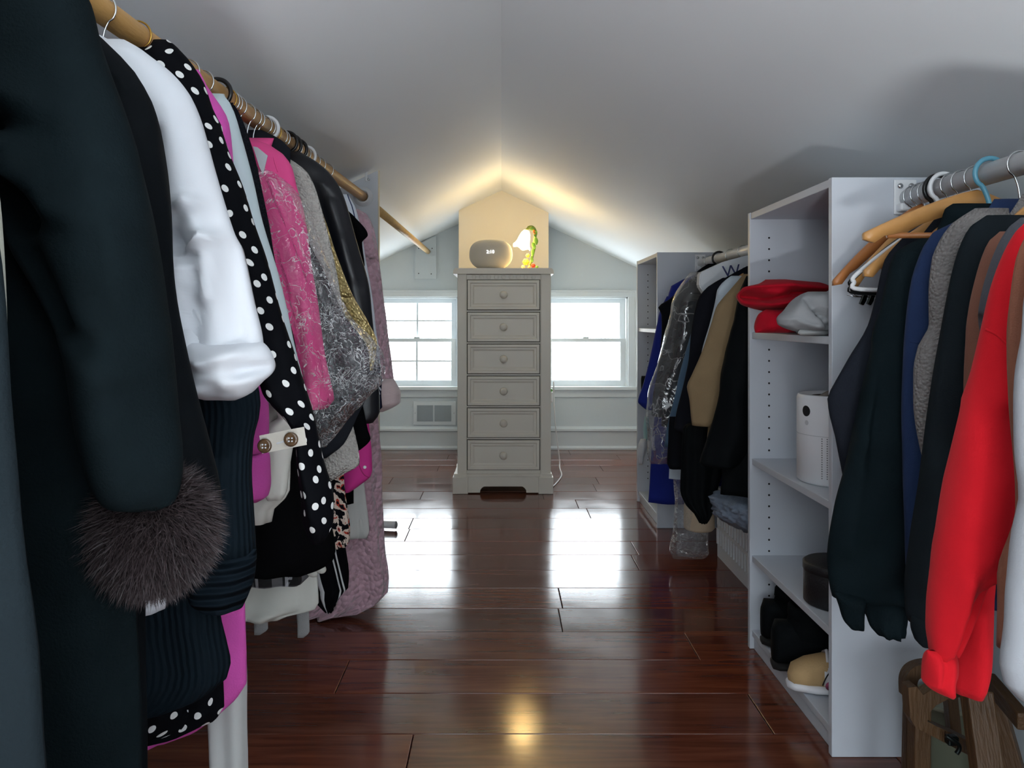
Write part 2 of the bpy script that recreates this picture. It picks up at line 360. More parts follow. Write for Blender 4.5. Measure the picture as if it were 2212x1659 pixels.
while y < YB:
    y1 = min(y+W, YB+.02); cuts = [-WX]
    joints = {16: [-.17], 19: [-.42], 18: [.62], 17: [-.2, .85], 20: [.55], 22: [.2]}.get(row, [rp.uniform(-.8, .8)] if row % 2 else [rp.uniform(-.9, -.3), rp.uniform(.2, .9)])
    cuts = [-WX]+joints+[WX]
    for a, b in zip(cuts[:-1], cuts[1:]):
        bm = bmesh.new(); addbox(bm, a+.0008, b-.0008, y+.0008, y1-.0008, -.022, 0, .0018)
        o = bmobj('plank', bm, rp.choice(pm), fl)
        o.location.z += rp.uniform(-.0009, .0)
    y = y1; row += 1
# ceiling
bm = bmesh.new(); th = .1
for s in (-1, 1):
    addprism(bm, [(0, RIDGE), (s*(WX+.1), ceilz(WX+.1)), (s*(WX+.1), ceilz(WX+.1)+th), (0, RIDGE+th)], YF-.2, YB+.2)
tag(bmobj('ceiling', bm, ceil_m), 'pale grey painted attic ceiling sloping from the ridge', 'ceiling', kind='structure')
for s, nm in ((-1, 'left'), (1, 'right')):
    bm = bmesh.new(); addprism(bm, [(s*WX, -.1), (s*(WX+.1), -.1), (s*(WX+.1), ceilz(WX+.1)+.02), (s*WX, ceilz(WX)+.02)], YF-.15, YB+.15)
    tag(bmobj('wall_'+nm, bm, wall_m), 'low white painted knee wall behind the clothes on the %s' % nm, 'wall', kind='structure')
def gable(name, y0, y1, wins, label):
    bm = bmesh.new(); xs = sorted([-WX-.1, 0, WX+.1]+[q for wv in wins for q in wv[:2]])
    for a, b in zip(xs[:-1], xs[1:]):
        wv = [q for q in wins if a >= q[0]-1e-6 and b <= q[1]+1e-6]
        if wv:
            z0, z1 = wv[0][2:]
            addprism(bm, [(a, -.1), (b, -.1), (b, z0), (a, z0)], y0, y1)
            addprism(bm, [(a, z1), (b, z1), (b, ceilz(b)+.03), (a, ceilz(a)+.03)], y0, y1)
        else: addprism(bm, [(a, -.1), (b, -.1), (b, ceilz(b)+.03), (a, ceilz(a)+.03)], y0, y1)
    return tag(bmobj(name, bm, wall_m), label, 'wall', kind='structure')
WZ0, WZ1 = .455, 1.115
wb = [(-.93, -.31, WZ0, WZ1), (.31, .93, WZ0, WZ1)]
gable('wall_back', YB, YB+.14, wb, 'white gable wall with two windows behind the tall chest')
wf = [(-.90, -.10, .45, 1.28), (.10, .90, .45, 1.28)]  # window openings added behind the view to bring in more light
gable('wall_front', YF-.14, YF, wf, 'white gable wall with two added, unseen windows opposite the chest')
def window(idx, x0, x1, z0, z1, yw, s, label):
    """s=+1: room on the -y side of the wall face yw"""
    o = thing('window_%d' % idx, label, 'window', ((x0+x1)/2, yw, z0)); tag(o, kind='structure')
    Y = lambda a: yw+s*a
    cw = .06
    def b2(nm, a, b, c, d, ya, yb, par, mat=trim_m, bev=.002): return box(nm, a, b, min(Y(ya), Y(yb)), max(Y(ya), Y(yb)), c, d, mat, par, bev)
    for (a, b) in ((x0-cw, x0+.006), (x1-.006, x1+cw)):
        c = b2('casing', a, b, z0, z1+cw*.7, -.016, .0, o)
        b2('casing_bead', a+.004 if a < x0 else b-.016, a+.016 if a < x0 else b-.004, z0, z1+cw*.6, -.024, -.014, c)
    c = b2('casing', x0-cw, x1+cw, z1-.004, z1+cw*.7, -.017, 0, o); b2('casing_bead', x0-cw-.004, x1+cw+.004, z1+cw*.55, z1+cw*.75, -.026, -.012, c)
    b2('sill', x0-cw-.012, x1+cw+.012, z0-.02, z0+.004, -.05, .06, o)
    b2('apron', x0-cw, x1+cw, z0-.075, z0-.02, -.014, 0, o)
    for (a, b) in ((x0, x0+.018), (x1-.018, x1)): b2('jamb', a, b, z0, z1, 0, .12, o)
    b2('head_jamb', x0, x1, z1-.016, z1, 0, .12, o)
    zm = (z0+z1)/2+.01; xa, xb = x0+.018, x1-.018; rw = .04
    for (ya, yb, za, zb) in ((.055, .085, zm-.013, z1-.016), (.02, .05, z0, zm+.013)):
        low = za == z0; sh = thing('sash', None, None, (0, 0, 0)); sh.parent = o; sh.location = -o.location
        rb = .045 if low else .026; rt = .026 if low else .032
        for (a, b) in ((xa, xa+rw), (xb-rw, xb)): box('stile', a, b, min(Y(ya), Y(yb)), max(Y(ya), Y(yb)), za, zb, trim_m, sh)
        for (a, b) in ((za, za+rb), (zb-rt, zb)): box('rail', xa+rw-.001, xb-rw+.001, min(Y(ya), Y(yb)), max(Y(ya), Y(yb)), a, b, trim_m, sh)
        g0, g1, h0, h1 = xa+rw, xb-rw, za+rb, zb-rt; ym = (ya+yb)/2; gx, gz = (g0+g1)/2, (h0+h1)/2
        mr = .0075 if idx != 2 else .0012
        box('muntin', gx-mr, gx+mr, min(Y(ym-.004), Y(ym+.004)), max(Y(ym-.004), Y(ym+.004)), h0, h1, trim_m, sh, 0)
        box('muntin', g0, g1, min(Y(ym-.003), Y(ym+.003)), max(Y(ym-.003), Y(ym+.003)), gz-mr*.8, gz+mr*.8, trim_m, sh, 0)
        for (a, b) in ((g0, gx), (gx, g1)):
            for (c, d) in ((h0, gz), (gz, h1)): box('pane', a, b, min(Y(ym-.001), Y(ym+.001)), max(Y(ym-.001), Y(ym+.001)), c, d, glass_m, sh, 0)
        if low: box('sash_lock', gx-.022, gx+.022, min(Y(ya), Y(yb)), max(Y(ya), Y(yb)), zb, zb+.012, trim_m, sh, .004)
    return o
window(1, *wb[0], YB, 1, 'double-hung white window with grilles, above the wall vent')
window(2, *wb[1], YB, 1, 'double-hung white window beside the tall chest, toward the shelving tower')
window(3, *wf[0], YF, -1, 'added unseen double-hung window in the gable facing the chest, on the coat rail side')
window(4, *wf[1], YF, -1, 'added unseen double-hung window in the gable facing the chest, on the sweatshirt rail side')
# chimney breast
CB = 5.15
bm = bmesh.new(); a, b = PX(991, CB), PX(1185, CB)
addprism(bm, [(a, -.05), (b, -.05), (b, ceilz(b)+.02), (0, RIDGE+.02), (a, ceilz(a)+.02)], CB, YB+.02)
tag(bmobj('wall_chimney', bm, M('chimney_paint', (228, 222, 206), .6, bump=(80, .05))), 'boxed chimney breast behind the tall chest', 'wall', kind='structure')
# baseboards
for k, (a, b) in enumerate(((-WX, PX(991, CB)), (PX(1185, CB), WX))):
    bm = bmesh.new()
    addprism(bm, [(YB+.001, .0), (YB-.030, .0), (YB-.030, .012), (YB-.018, .026), (YB-.018, .128), (YB-.034, .136), (YB-.034, .150), (YB-.012, .162), (YB+.001, .166)], a, b, 'x')
    tag(bmobj('baseboard_'+('left', 'right')[k], bm, trim_m), 'tall white moulded baseboard under the window on the %s' % ('vent side', 'tower side')[k], 'baseboard', kind='structure')

# ================================================================== FURNITURE
# ---- chest of drawers
D0 = 4.27
ch = thing('chest_of_drawers', 'tall narrow cream chest with six drawers against the chimney breast', 'chest', (0.007, D0+.2, 0))
def X0(px): return PX(px, D0)
def Z0(py): return PZ(py, D0)
yf, yk = D0, D0+.40
box('carcass', X0(1004), X0(1170), yf+.012, yk, .035, Z0(600), cream_m, ch)
for (a, b) in ((988, 1008), (1168, 1190)):
    box('corner_post', X0(a), X0(b), yf, yf+.05, Z0(1024), Z0(592), cream_m, ch, .003)
    box('side_panel', X0(a)+.001, X0(b)-.02, yf+.04, yk, .06, Z0(594), cream_m, ch)
bm = bmesh.new(); xa, xb = X0(979), X0(1196); zt, zb = Z0(579.5), Z0(592)
prof = [(xa+.012, zt), (xb-.012, zt), (xb-.003, zt-.010), (xb, zt-.018), (xb, zb), (xa, zb), (xa, zt-.018), (xa+.003, zt-.010)]
addprism(bm, prof, yf-.018, yk+.01); bmobj('top', bm, cream_m, ch)
fz = box('frieze', X0(1004), X0(1172), yf+.004, yf+.02, Z0(604), Z0(593), cream_m, ch)
for k in range(9):
    lathe('carving', [(.001, 0), (.010, -.002), (.012, -.001), (.011, 0.003)], (X0(1024+k*16), yf+.004, Z0(598.5)), cream_m, fz, 10, 'y')
dr = [(605, 669), (675, 738), (744, 807), (813, 876), (882, 945), (951, 1015)]
for (t0, t1) in dr:
    xa, xb, za, zb = X0(1010), X0(1165.5), Z0(t1), Z0(t0)
    bm = bmesh.new()
    def ringf(ins, yy): return [bm.verts.new(p) for p in ((xa+ins, yy, za+ins), (xb-ins, yy, za+ins), (xb-ins, yy, zb-ins), (xa+ins, yy, zb-ins))]
    levels = [(0, yf+.10), (0, yf+.002), (.002, yf-.001), (.014, yf-.001), (.019, yf+.005), (.027, yf+.005), (.036, yf+.0085), (.040, yf+.0085)]
    rg = [ringf(*l) for l in levels]
    for q in range(len(rg)-1):
        for k in range(4): bm.faces.new((rg[q][k], rg[q][(k+1) % 4], rg[q+1][(k+1) % 4], rg[q+1][k]))
    bm.faces.new(rg[-1]); bm.faces.new(rg[0][::-1])
    d = bmobj('drawer', bm, cream_m, ch)
    gp = M('drawer_gap', (40, 38, 34), .9) if t0 == 605 else bpy.data.materials['drawer_gap']
    box('gap', xa-.0035, xb+.0035, yf+.0105, yf+.0125, za-.0035, zb+.0035, gp, d, 0)
    lathe('knob', [(.008, .012), (.008, -.006), (.014, -.012), (.020, -.018), (.0215, -.026), (.017, -.035), (.007, -.039)], (X0(1088), yf, (za+zb)/2), cream_m, d, 18, 'y')
# base with bracket feet and arched apron
for (a, b) in ((978, 1011), (1163, 1195)):
    ft = box('foot', X0(a), X0(b), yf-.014, yf+.07, .0, Z0(1030), cream_m, ch, .003)
    box('foot_moulding', X0(a)+.006, X0(b)-.006, yf-.008, yf+.06, Z0(1031), Z0(1023), cream_m, ft, .004)
    box('foot', X0(a), X0(b), yk-.06, yk, .0, Z0(1030), cream_m, ch, .003)
arch = [(X0(1008), .006), (X0(1037), .006)]
for k in range(0, 9):
    a = math.pi-k/8*math.pi/2; arch.append((X0(1054)+(X0(1054)-X0(1037))*math.cos(a), .010+(Z0(1049)-.010)*math.sin(a)))
for k in range(0, 9):
    a = math.pi/2-k/8*math.pi/2; arch.append((X0(1120)+(X0(1137)-X0(1120))*math.cos(a), .010+(Z0(1049)-.010)*math.sin(a)))
arch += [(X0(1137), .006), (X0(1166), .006), (X0(1166), Z0(1026)), (X0(1008), Z0(1026))]
bm = bmesh.new(); addprism(bm, arch, yf-.004, yf+.016); bmobj('apron', bm, cream_m, ch)
box('base_moulding', X0(1008), X0(1166), yf-.007, yf+.02, Z0(1030), Z0(1024), cream_m, ch, .003)
box('side_base', X0(980), X0(990), yf+.05, yk-.02, .02, Z0(1028), cream_m, ch); box('side_base', X0(1183), X0(1193), yf+.05, yk-.02, .02, Z0(1028), cream_m, ch)
ZT = Z0(579.5)
# ---- speaker clock
DS = 4.36
sc_m = M('speaker_mesh', (196, 195, 190), .85, bump=(900, .5))
sp = thing('speaker_clock', 'rounded grey fabric speaker with glowing clock digits on the chest', 'speaker', (PX(1060, DS), DS, ZT))
bm = bmesh.new(); cx, rx, hh = PX(1060, DS), 47.5/F*DS, (579.5-513)/F*DS
segs, rgs = 40, 28; grid = []
for i in range(rgs+1):
    ph = -math.pi/2+math.pi*i/rgs; cz = math.copysign(abs(math.sin(ph))**.78, math.sin(ph)); cr = abs(math.cos(ph))**.62
    zz = ZT+hh*.5+cz*hh*.5; f = 1.0 if cz > 0 else 1-.16*cz*cz
    if i == 0: zz = ZT+.001
    grid.append([bm.verts.new((cx+rx*cr*f*math.cos(2*math.pi*k/segs), DS+.075+.072*cr*f*math.sin(2*math.pi*k/segs), zz)) for k in range(segs)])
for i in range(rgs):
    for k in range(segs):
        bm.faces.new((grid[i][k], grid[i][(k+1) % segs], grid[i+1][(k+1) % segs], grid[i+1][k]))
bmesh.ops.remove_doubles(bm, verts=bm.verts[:], dist=.0004)
bmobj('housing', bm, sc_m, sp, True)
lathe('base_ring', [(.05, 0), (.055, .004), (.05, .008)], (cx, DS+.075, ZT), M('speaker_base', (70, 74, 82), .5), sp, 24)
def text_mesh(name, body, size, loc, mat, parent, rot=(math.pi/2, 0, 0), extr=.0006):
    cu = bpy.data.curves.new(name, 'FONT'); cu.body = body; cu.size = size; cu.align_x = 'CENTER'; cu.align_y = 'CENTER'; cu.extrude = extr
    tmp = bpy.data.objects.new(name+'_src', cu); COL.objects.link(tmp); bpy.context.view_layer.update()
    me = bpy.data.meshes.new_from_object(tmp.evaluated_get(bpy.context.evaluated_depsgraph_get())); bpy.data.objects.remove(tmp)
    me.transform(Matrix.Translation(loc) @ Matrix.Rotation(rot[2], 4, 'Z') @ Matrix.Rotation(rot[1], 4, 'Y') @ Matrix.Rotation(rot[0], 4, 'X')); me.materials.clear()
    return link(name, me, mat, parent)
text_mesh('clock_digits', '2:10', .026, (cx-.002, DS+.0022, PZ(544, DS)), M('led_white', (255, 255, 255), .5, emit=((255, 255, 255), 1.6)), sp, extr=.0012)
# ---- flower lamp
DL = 4.53
lp = thing('flower_lamp', 'small lit lamp with tulip glass shade, twisting green vine stem and flower base', 'lamp', (PX(1143, DL), DL, ZT))
lg = M('lamp_leaf', (104, 150, 60), .5); lst = M('lamp_stem', (128, 142, 62), .5)
stem = [P(1143, 579, DL), P(1147, 566, DL), P(1151, 550, DL), P(1154, 536, DL), P(1154, 522, DL), P(1157, 508, DL), P(1156, 497, DL), P(1151, 490.5, DL), P(1144, 490, DL-.01), P(1139, 495, DL-.02), P(1136, 500, DL-.02)]
tube('stem', smoothcurve(stem, 6), .0075, lst, lp, 10)
def leaf(nm, c, w_, h_, ang, mat, par, tw=.3):
    bm = bmesh.new(); nn = 8; c = Vector(c); L_ = []
    for i in range(nn+1):
        t = i/nn; wd = w_*math.sin(math.pi*min(.98, t*.96+.03))**.8; L_.append([bm.verts.new((0, 0, 0)) for _ in range(3)])
        for j, u in enumerate((-1, 0, 1)):
            lx, lz = u*wd, (t-.5)*h_; ly = -.004*abs(u)+.006*math.sin(t*3)
            x, z = lx*math.cos(ang)-lz*math.sin(ang), lx*math.sin(ang)+lz*math.cos(ang)
            L_[-1][j].co = c+Vector((x, ly+x*tw, z))
    for i in range(nn):
        for j in range(2): bm.faces.new((L_[i][j], L_[i][j+1], L_[i+1][j+1], L_[i+1][j]))
    o = bmobj(nm, bm, mat, par, True); md = o.modifiers.new('t', 'SOLIDIFY'); md.thickness = .002; return o
for (q, r_, w_, h_, an) in (((1148, 493), 0, .012, .05, 1.2), ((1157, 505), 0, .010, .04, -.3), ((1158, 520), 0, .012, .05, .1), ((1153, 531), 0, .011, .045, .4), ((1151, 545), 0, .010, .05, -.1), ((1149, 560), 0, .009, .04, .2)):
    leaf('leaf', P(q[0], q[1], DL-.012), w_, h_, an, lg, lp)
leaf('petal', P(1154, 501, DL-.014), .008, .03, .3, M('lamp_orange', (206, 120, 50), .5), lp)
sm = bpy.data.materials.new('lit_glass'); sm.use_nodes = True; nt = sm.node_tree; b = nt.nodes['Principled BSDF']
b.inputs['Base Color'].default_value = (1, .9, .7, 1); b.inputs['Emission Color'].default_value = (1.0, .66, .26, 1); b.inputs['Emission Strength'].default_value = 14
bm = bmesh.new(); c0 = P(1138, 497, DL-.02); ax = Vector((-.30, -.12, -1)).normalized(); u = ax.orthogonal().normalized(); v = ax.cross(u); rg = []
prof = [(.004, 0), (.016, .004), (.026, .02), (.033, .045), (.037, .07), (.044, .092), (.052, .104)]
for i, (r, h) in enumerate(prof):
    rg.append([bm.verts.new(c0+ax*(h+(.006*math.cos(5*2*math.pi*k/30) if i > 4 else 0))+(u*math.cos(2*math.pi*k/30)+v*math.sin(2*math.pi*k/30))*r) for k in range(30)])
for i in range(len(rg)-1):
    for k in range(30): bm.faces.new((rg[i][k], rg[i][(k+1) % 30], rg[i+1][(k+1) % 30], rg[i+1][k]))
bm.faces.new(rg[0])
so = bmobj('shade', bm, sm, lp, True)
ye = M('lamp_yellow', (226, 190, 60), .5); rd = M('lamp_red', (176, 52, 20), .5); pk = M('lamp_peach', (232, 180, 130), .5)
lathe('base', [(.03, 0), (.052, .002), (.05, .008), (.02, .014), (.006, .018)], (PX(1147, DL), DL, ZT), M('lamp_base', (190, 176, 110), .5), lp, 24)
for (q, r_, mm) in (((1136, 566), .020, ye), ((1130, 577), .012, pk), ((1140, 552), .012, ye), ((1152, 574), .013, rd), ((1143, 577), .010, pk), ((1160, 577), .009, lg)):
    bm = bmesh.new(); cc = P(q[0], q[1], DL-.02)
    for k in range(6):
        a = 2*math.pi*k/6
        bmesh.ops.create_uvsphere(bm, u_segments=8, v_segments=6, radius=1, matrix=Matrix.Translation(cc+Vector((math.cos(a)*r_*.5, -.003, math.sin(a)*r_*.5))) @ Matrix.Diagonal((r_*.5, r_*.35, r_*.5, 1)))
    bmesh.ops.create_uvsphere(bm, u_segments=8, v_segments=6, radius=r_*.45, matrix=Matrix.Translation(cc+Vector((0, -.006, 0))))
    bmobj('flower', bm, mm, lp, True)
ll = bpy.data.lights.new('lamp_bulb', 'POINT'); ll.energy = 4.4; ll.color = (1, .72, .32); ll.shadow_soft_size = .11
lo = bpy.data.objects.new('lamp_bulb', ll); COL.objects.link(lo); lo.location = c0+ax*.115
# cord and outlet on the chimney side
wc = [(PX(1196, 5.0), 5.0, .55), (PX(1199, 5.0), 5.0, .30), (PX(1208, 5.05), 5.05, .06), (PX(1209, 5.0), 5.0, .004), (PX(1213, 4.75), 4.75, .004), (PX(1200, 4.5), 4.5, .004), (PX(1192, 4.42), 4.42, .005)]
tag(tube('power_cord', smoothcurve(wc, 8), .004, wplast_m, None, 8), 'white power cord trailing to the floor beside the chest', 'cord')
nl = thing('night_light', 'small green-tipped white plug-in at the side of the chimney breast', 'night light', (PX(1186, 5.18), 5.2, .42))
xw = PX(1185, CB)
box('plate', xw-.002, xw+.006, 5.17, 5.25, .40, .52, wplast_m, nl); box('plug', xw+.004, xw+.03, 5.18, 5.23, .40, .47, wplast_m, nl, .006); box('tip', xw+.008, xw+.028, 5.185, 5.225, .468, .49, M('green_tip', (110, 170, 90), .4), nl, .006)
# ---- low uplighter added unseen behind the viewpoint to brighten the ceiling
UL = (.02, -.85)
ul = thing('added_uplighter', 'squat white floor uplighter added out of view to brighten the ceiling', 'lamp', (UL[0], UL[1], 0))
lathe('base', [(.12, 0), (.13, .004), (.13, .014), (.03, .024), (.02, .03)], (UL[0], UL[1], 0), wplast_m, ul, 32)
lathe('stem', [(.02, .028), (.02, .11)], (UL[0], UL[1], 0), wplast_m, ul, 14)
lathe('bowl', [(.02, .10), (.06, .11), (.12, .15), (.16, .22), (.157, .22), (.115, .156), (.055, .118), (.01, .11)], (UL[0], UL[1], 0), wplast_m, ul, 40)
area('added_fill_light', (UL[0], UL[1], .20), (math.pi, 0, 0), .24, .24, UPW, (.95, .98, 1.0)).data.shape = 'DISK'
# ---- wall vent
vt = thing('wall_vent', 'white two-panel air return grille under the window', 'vent', (PX(939, YB), YB, PZ(918, YB)))
a, b, c, d = PX(893, YB), PX(985, YB), PZ(918, YB), PZ(867, YB)
box('face_plate', a, b, YB-.010, YB+.001, c, d, trim_m, vt, .003)
vg = M('vent_grey', (170, 180, 186), .6)
for (p, q) in ((901, 936), (939, 975)):
    g = box('grille', PX(p, YB), PX(q, YB), YB-.012, YB-.008, PZ(910, YB), PZ(875, YB), vg, vt, 0)
    for k in range(12):
        xx = PX(p, YB)+(PX(q, YB)-PX(p, YB))*(k+.5)/12; box('louver', xx-.0022, xx+.0022, YB-.016, YB-.011, PZ(909.5, YB), PZ(875.5, YB), vg, g, 0)
for px_ in (897, 981): lathe('screw', [(.003, 0), (.003, -.002), (.001, -.003)], (PX(px_, YB), YB-.010, PZ(892, YB)), chrome_m, vt, 8, 'y')
# ---- left end panel, rods
pg_m = M('grey_white_board', (205, 209, 214), .5, var=(6, .05))
DP = 3.17
ep = thing('end_panel', 'tall white side board cut to the roof slope that carries the wooden rail', 'panel', (-.7, DP, 0))
xr = PX(817, DP); bm = bmesh.new()
addprism(bm, [(xr, 0), (xr, ceilz(xr)-.012), (-WX+.004, ceilz(WX)-.012), (-WX+.004, 0)], DP, DP+.02); bmobj('board', bm, pg_m, ep)
box('edge_band', xr-.001, xr+.003, DP-.001, DP+.021, 0, ceilz(xr)-.012, M('edge_band', (216, 206, 184), .5), ep, 0)
cl = box('clip', PX(789, DP), PX(794, DP), DP-.006, DP+.001, PZ(392, DP), PZ(368, DP), wplast_m, ep, .002)
cl.rotation_euler = (0, 0, 0)
lathe('screw', [(.005, 0), (.005, -.003), (.002, -.004)], (PX(797, DP), DP-.006, PZ(388, DP)), chrome_m, ep, 10, 'y')
LX = -.556
def zrodL(D): return CH+.43+(D-1.06)*(.068/2.11)
rod = tag(tube('closet_rod', [(LX, -.5, zrodL(-.5)), (LX, 1.3, zrodL(1.3)), (LX, DP+.004, zrodL(DP))], .0185, pine_m, None, 20), 'long pine closet rail carrying the coats and dresses', 'rail')
zz = zrodL(DP)
sk = thing('rod_socket', 'round white plastic cup holding the pine rail on the end board', 'rod socket', (LX, DP, zz))
bm = bmesh.new(); addlathe(bm, [(.040, .001), (.040, -.005), (.030, -.008), (.029, -.020), (.0225, -.020), (.0215, -.004)], (LX, DP, zz), 28, 'y'); bmobj('cup', bm, wplast_m, sk, True)
sp2 = tag(box('front_post', -WX+.01, PX(817, DP), -.55, -.52, 0, 1.2, pg_m), 'white side board at the near end of the coat rail', 'panel')
# second rail beyond the board
A, B = Vector((PX(812, DP+.02), DP+.018, PZ(450, DP+.02))), Vector((PX(925, YB), YB-.018, PZ(544, YB)))
tag(tube('closet_rod', [A, (A+B)/2, B], .0175, M('bare_rod', (206, 170, 112), .5, bump=(30, .15, (6, 1, 6)), var=(12, .25)), None, 16), 'empty bare wooden rail running from the end board to the window wall', 'rail')
mb = thing('mounting_board', 'small white painted board screwed to the gable above the window for the empty rail', 'board', (PX(920, YB), YB, PZ(603, YB)))
bm = bmesh.new(); xa, xb = PX(897, YB), PX(943, YB); addprism(bm, [(xa, PZ(603, YB)), (xb, PZ(603, YB)), (xb, PZ(509, YB)), (xa, PZ(531, YB))], YB-.02, YB+.001); bmobj('board', bm, wall_m, mb)
for (p, q) in ((905, 537), (934, 537), (905, 591), (932, 592)): lathe('screw', [(.004, 0), (.004, -.0015), (.001, -.002)], (PX(p, YB), YB-.02, PZ(q, YB)), dark_m, mb, 8, 'y')
ba = thing('floor_bar', 'short white metal rack foot lying on the floor behind the pink robe', 'bar', (-.5, 3.55, 0))
tube('bar', [(-.66, 3.56, .022), (PX(856, 3.55), 3.53, .022)], .016, wplast_m, ba, 14); lathe('end_cap', [(.013, 0), (.0165, .002), (.0165, .01), (.008, .014)], (PX(856, 3.55)-.006, 3.532, .022), M('grey_cap', (130, 134, 138), .5), ba, 14, 'x')

# ---- shelving towers
def tower(name, label, D1, D2, xf, depth, zt, shelves, holes=True):
    t = thing(name, label, 'shelf', (xf+depth/2, (D1+D2)/2, 0)); th = .018; xb = xf+depth
    for (a, b) in ((D1, D1+th), (D2-th, D2)): box('side_panel', xf, xb, a, b, .0, zt, white_m, t, .0015)
    box('top', xf+.002, xb, D1+th, D2-th, zt-th-.001, zt-.001, white_m, t, .0015)
    box('back', xb-.006, xb, D1+th, D2-th, .02, zt-th, white_m, t, 0)
    for z in shelves: box('shelf', xf+.006, xb-.006, D1+th, D2-th, z-th, z, white_m, t, .0015)
    box('kick', xf+.012, xf+.028, D1+th, D2-th, .0, shelves[-1]-th, white_m, t, .001)
    if holes:
        bm = bmesh.new(); z = .12
        while z < zt-.07:
            if all(abs(z-s+.01) > .018 for s in shelves):
                for xx in (xf+.055, xb-.05):
                    addlathe(bm, [(.003, -.0002), (.003, -.0006)], (xx, D2-th, z), 8, 'y'); addlathe(bm, [(.003, .0002), (.003, .0006)], (xx, D1+th, z), 8, 'y')
            z += .032
        tag(bmobj('pin_holes', bm, dark_m, t), kind='stuff')
    return t
TX = .711
tower('shelving_tower', 'tall white open shelving tower holding red sweatshirt, air purifier and shoes', 1.693, 2.27, TX, .326, 1.248, (.905, .545, .268, .055))
tower('shelving_tower', 'white open shelving tower near the window, at the end of the suit rail', 3.56, 4.10, TX-.006, .326, 1.248, (.90, .545, .055))
RX = .873
def bracket(D, x, z, par_label, sgn):
    b = thing('rod_bracket', par_label, 'bracket', (x, D, z)); y0 = D
    box('plate', x-.030, x+.018, min(y0, y0+sgn*.005), max(y0, y0+sgn*.005), z-.035, z+.040, wplast_m, b, .002)
    box('cup', x-.026, x+.026, min(y0, y0+sgn*.025), max(y0, y0+sgn*.025), z-.030, z-.012, wplast_m, b, .004)
    for dx in (-.018, .006): lathe('screw', [(.006, 0), (.006, sgn*.003), (.003, sgn*.005)], (x+dx, y0+sgn*.005, z+.026), chrome_m, b, 12, 'y')
ZR = CH+.262
bracket(1.693, RX, ZR, 'white rail bracket screwed to the side of the tall tower', -1)
bracket(2.27, .905, ZR-.005, 'white rail bracket on the hidden side of the tall tower', 1)
bracket(3.56, .905, ZR-.005, 'white rail bracket on the tower near the window', -1)
tag(tube('closet_rod', [(RX, -.4, ZR+.004), (RX, .8, ZR+.002), (RX, 1.688, ZR)], .0195, wplast_m, None, 20), 'white metal rail carrying the sweatshirts beside the tall tower', 'rail')
tag(tube('closet_rod', [(.905, 2.275, ZR-.005), (.905, 3.555, ZR-.005)], .0195, wplast_m, None, 20), 'white metal rail carrying the suits between the two towers', 'rail')
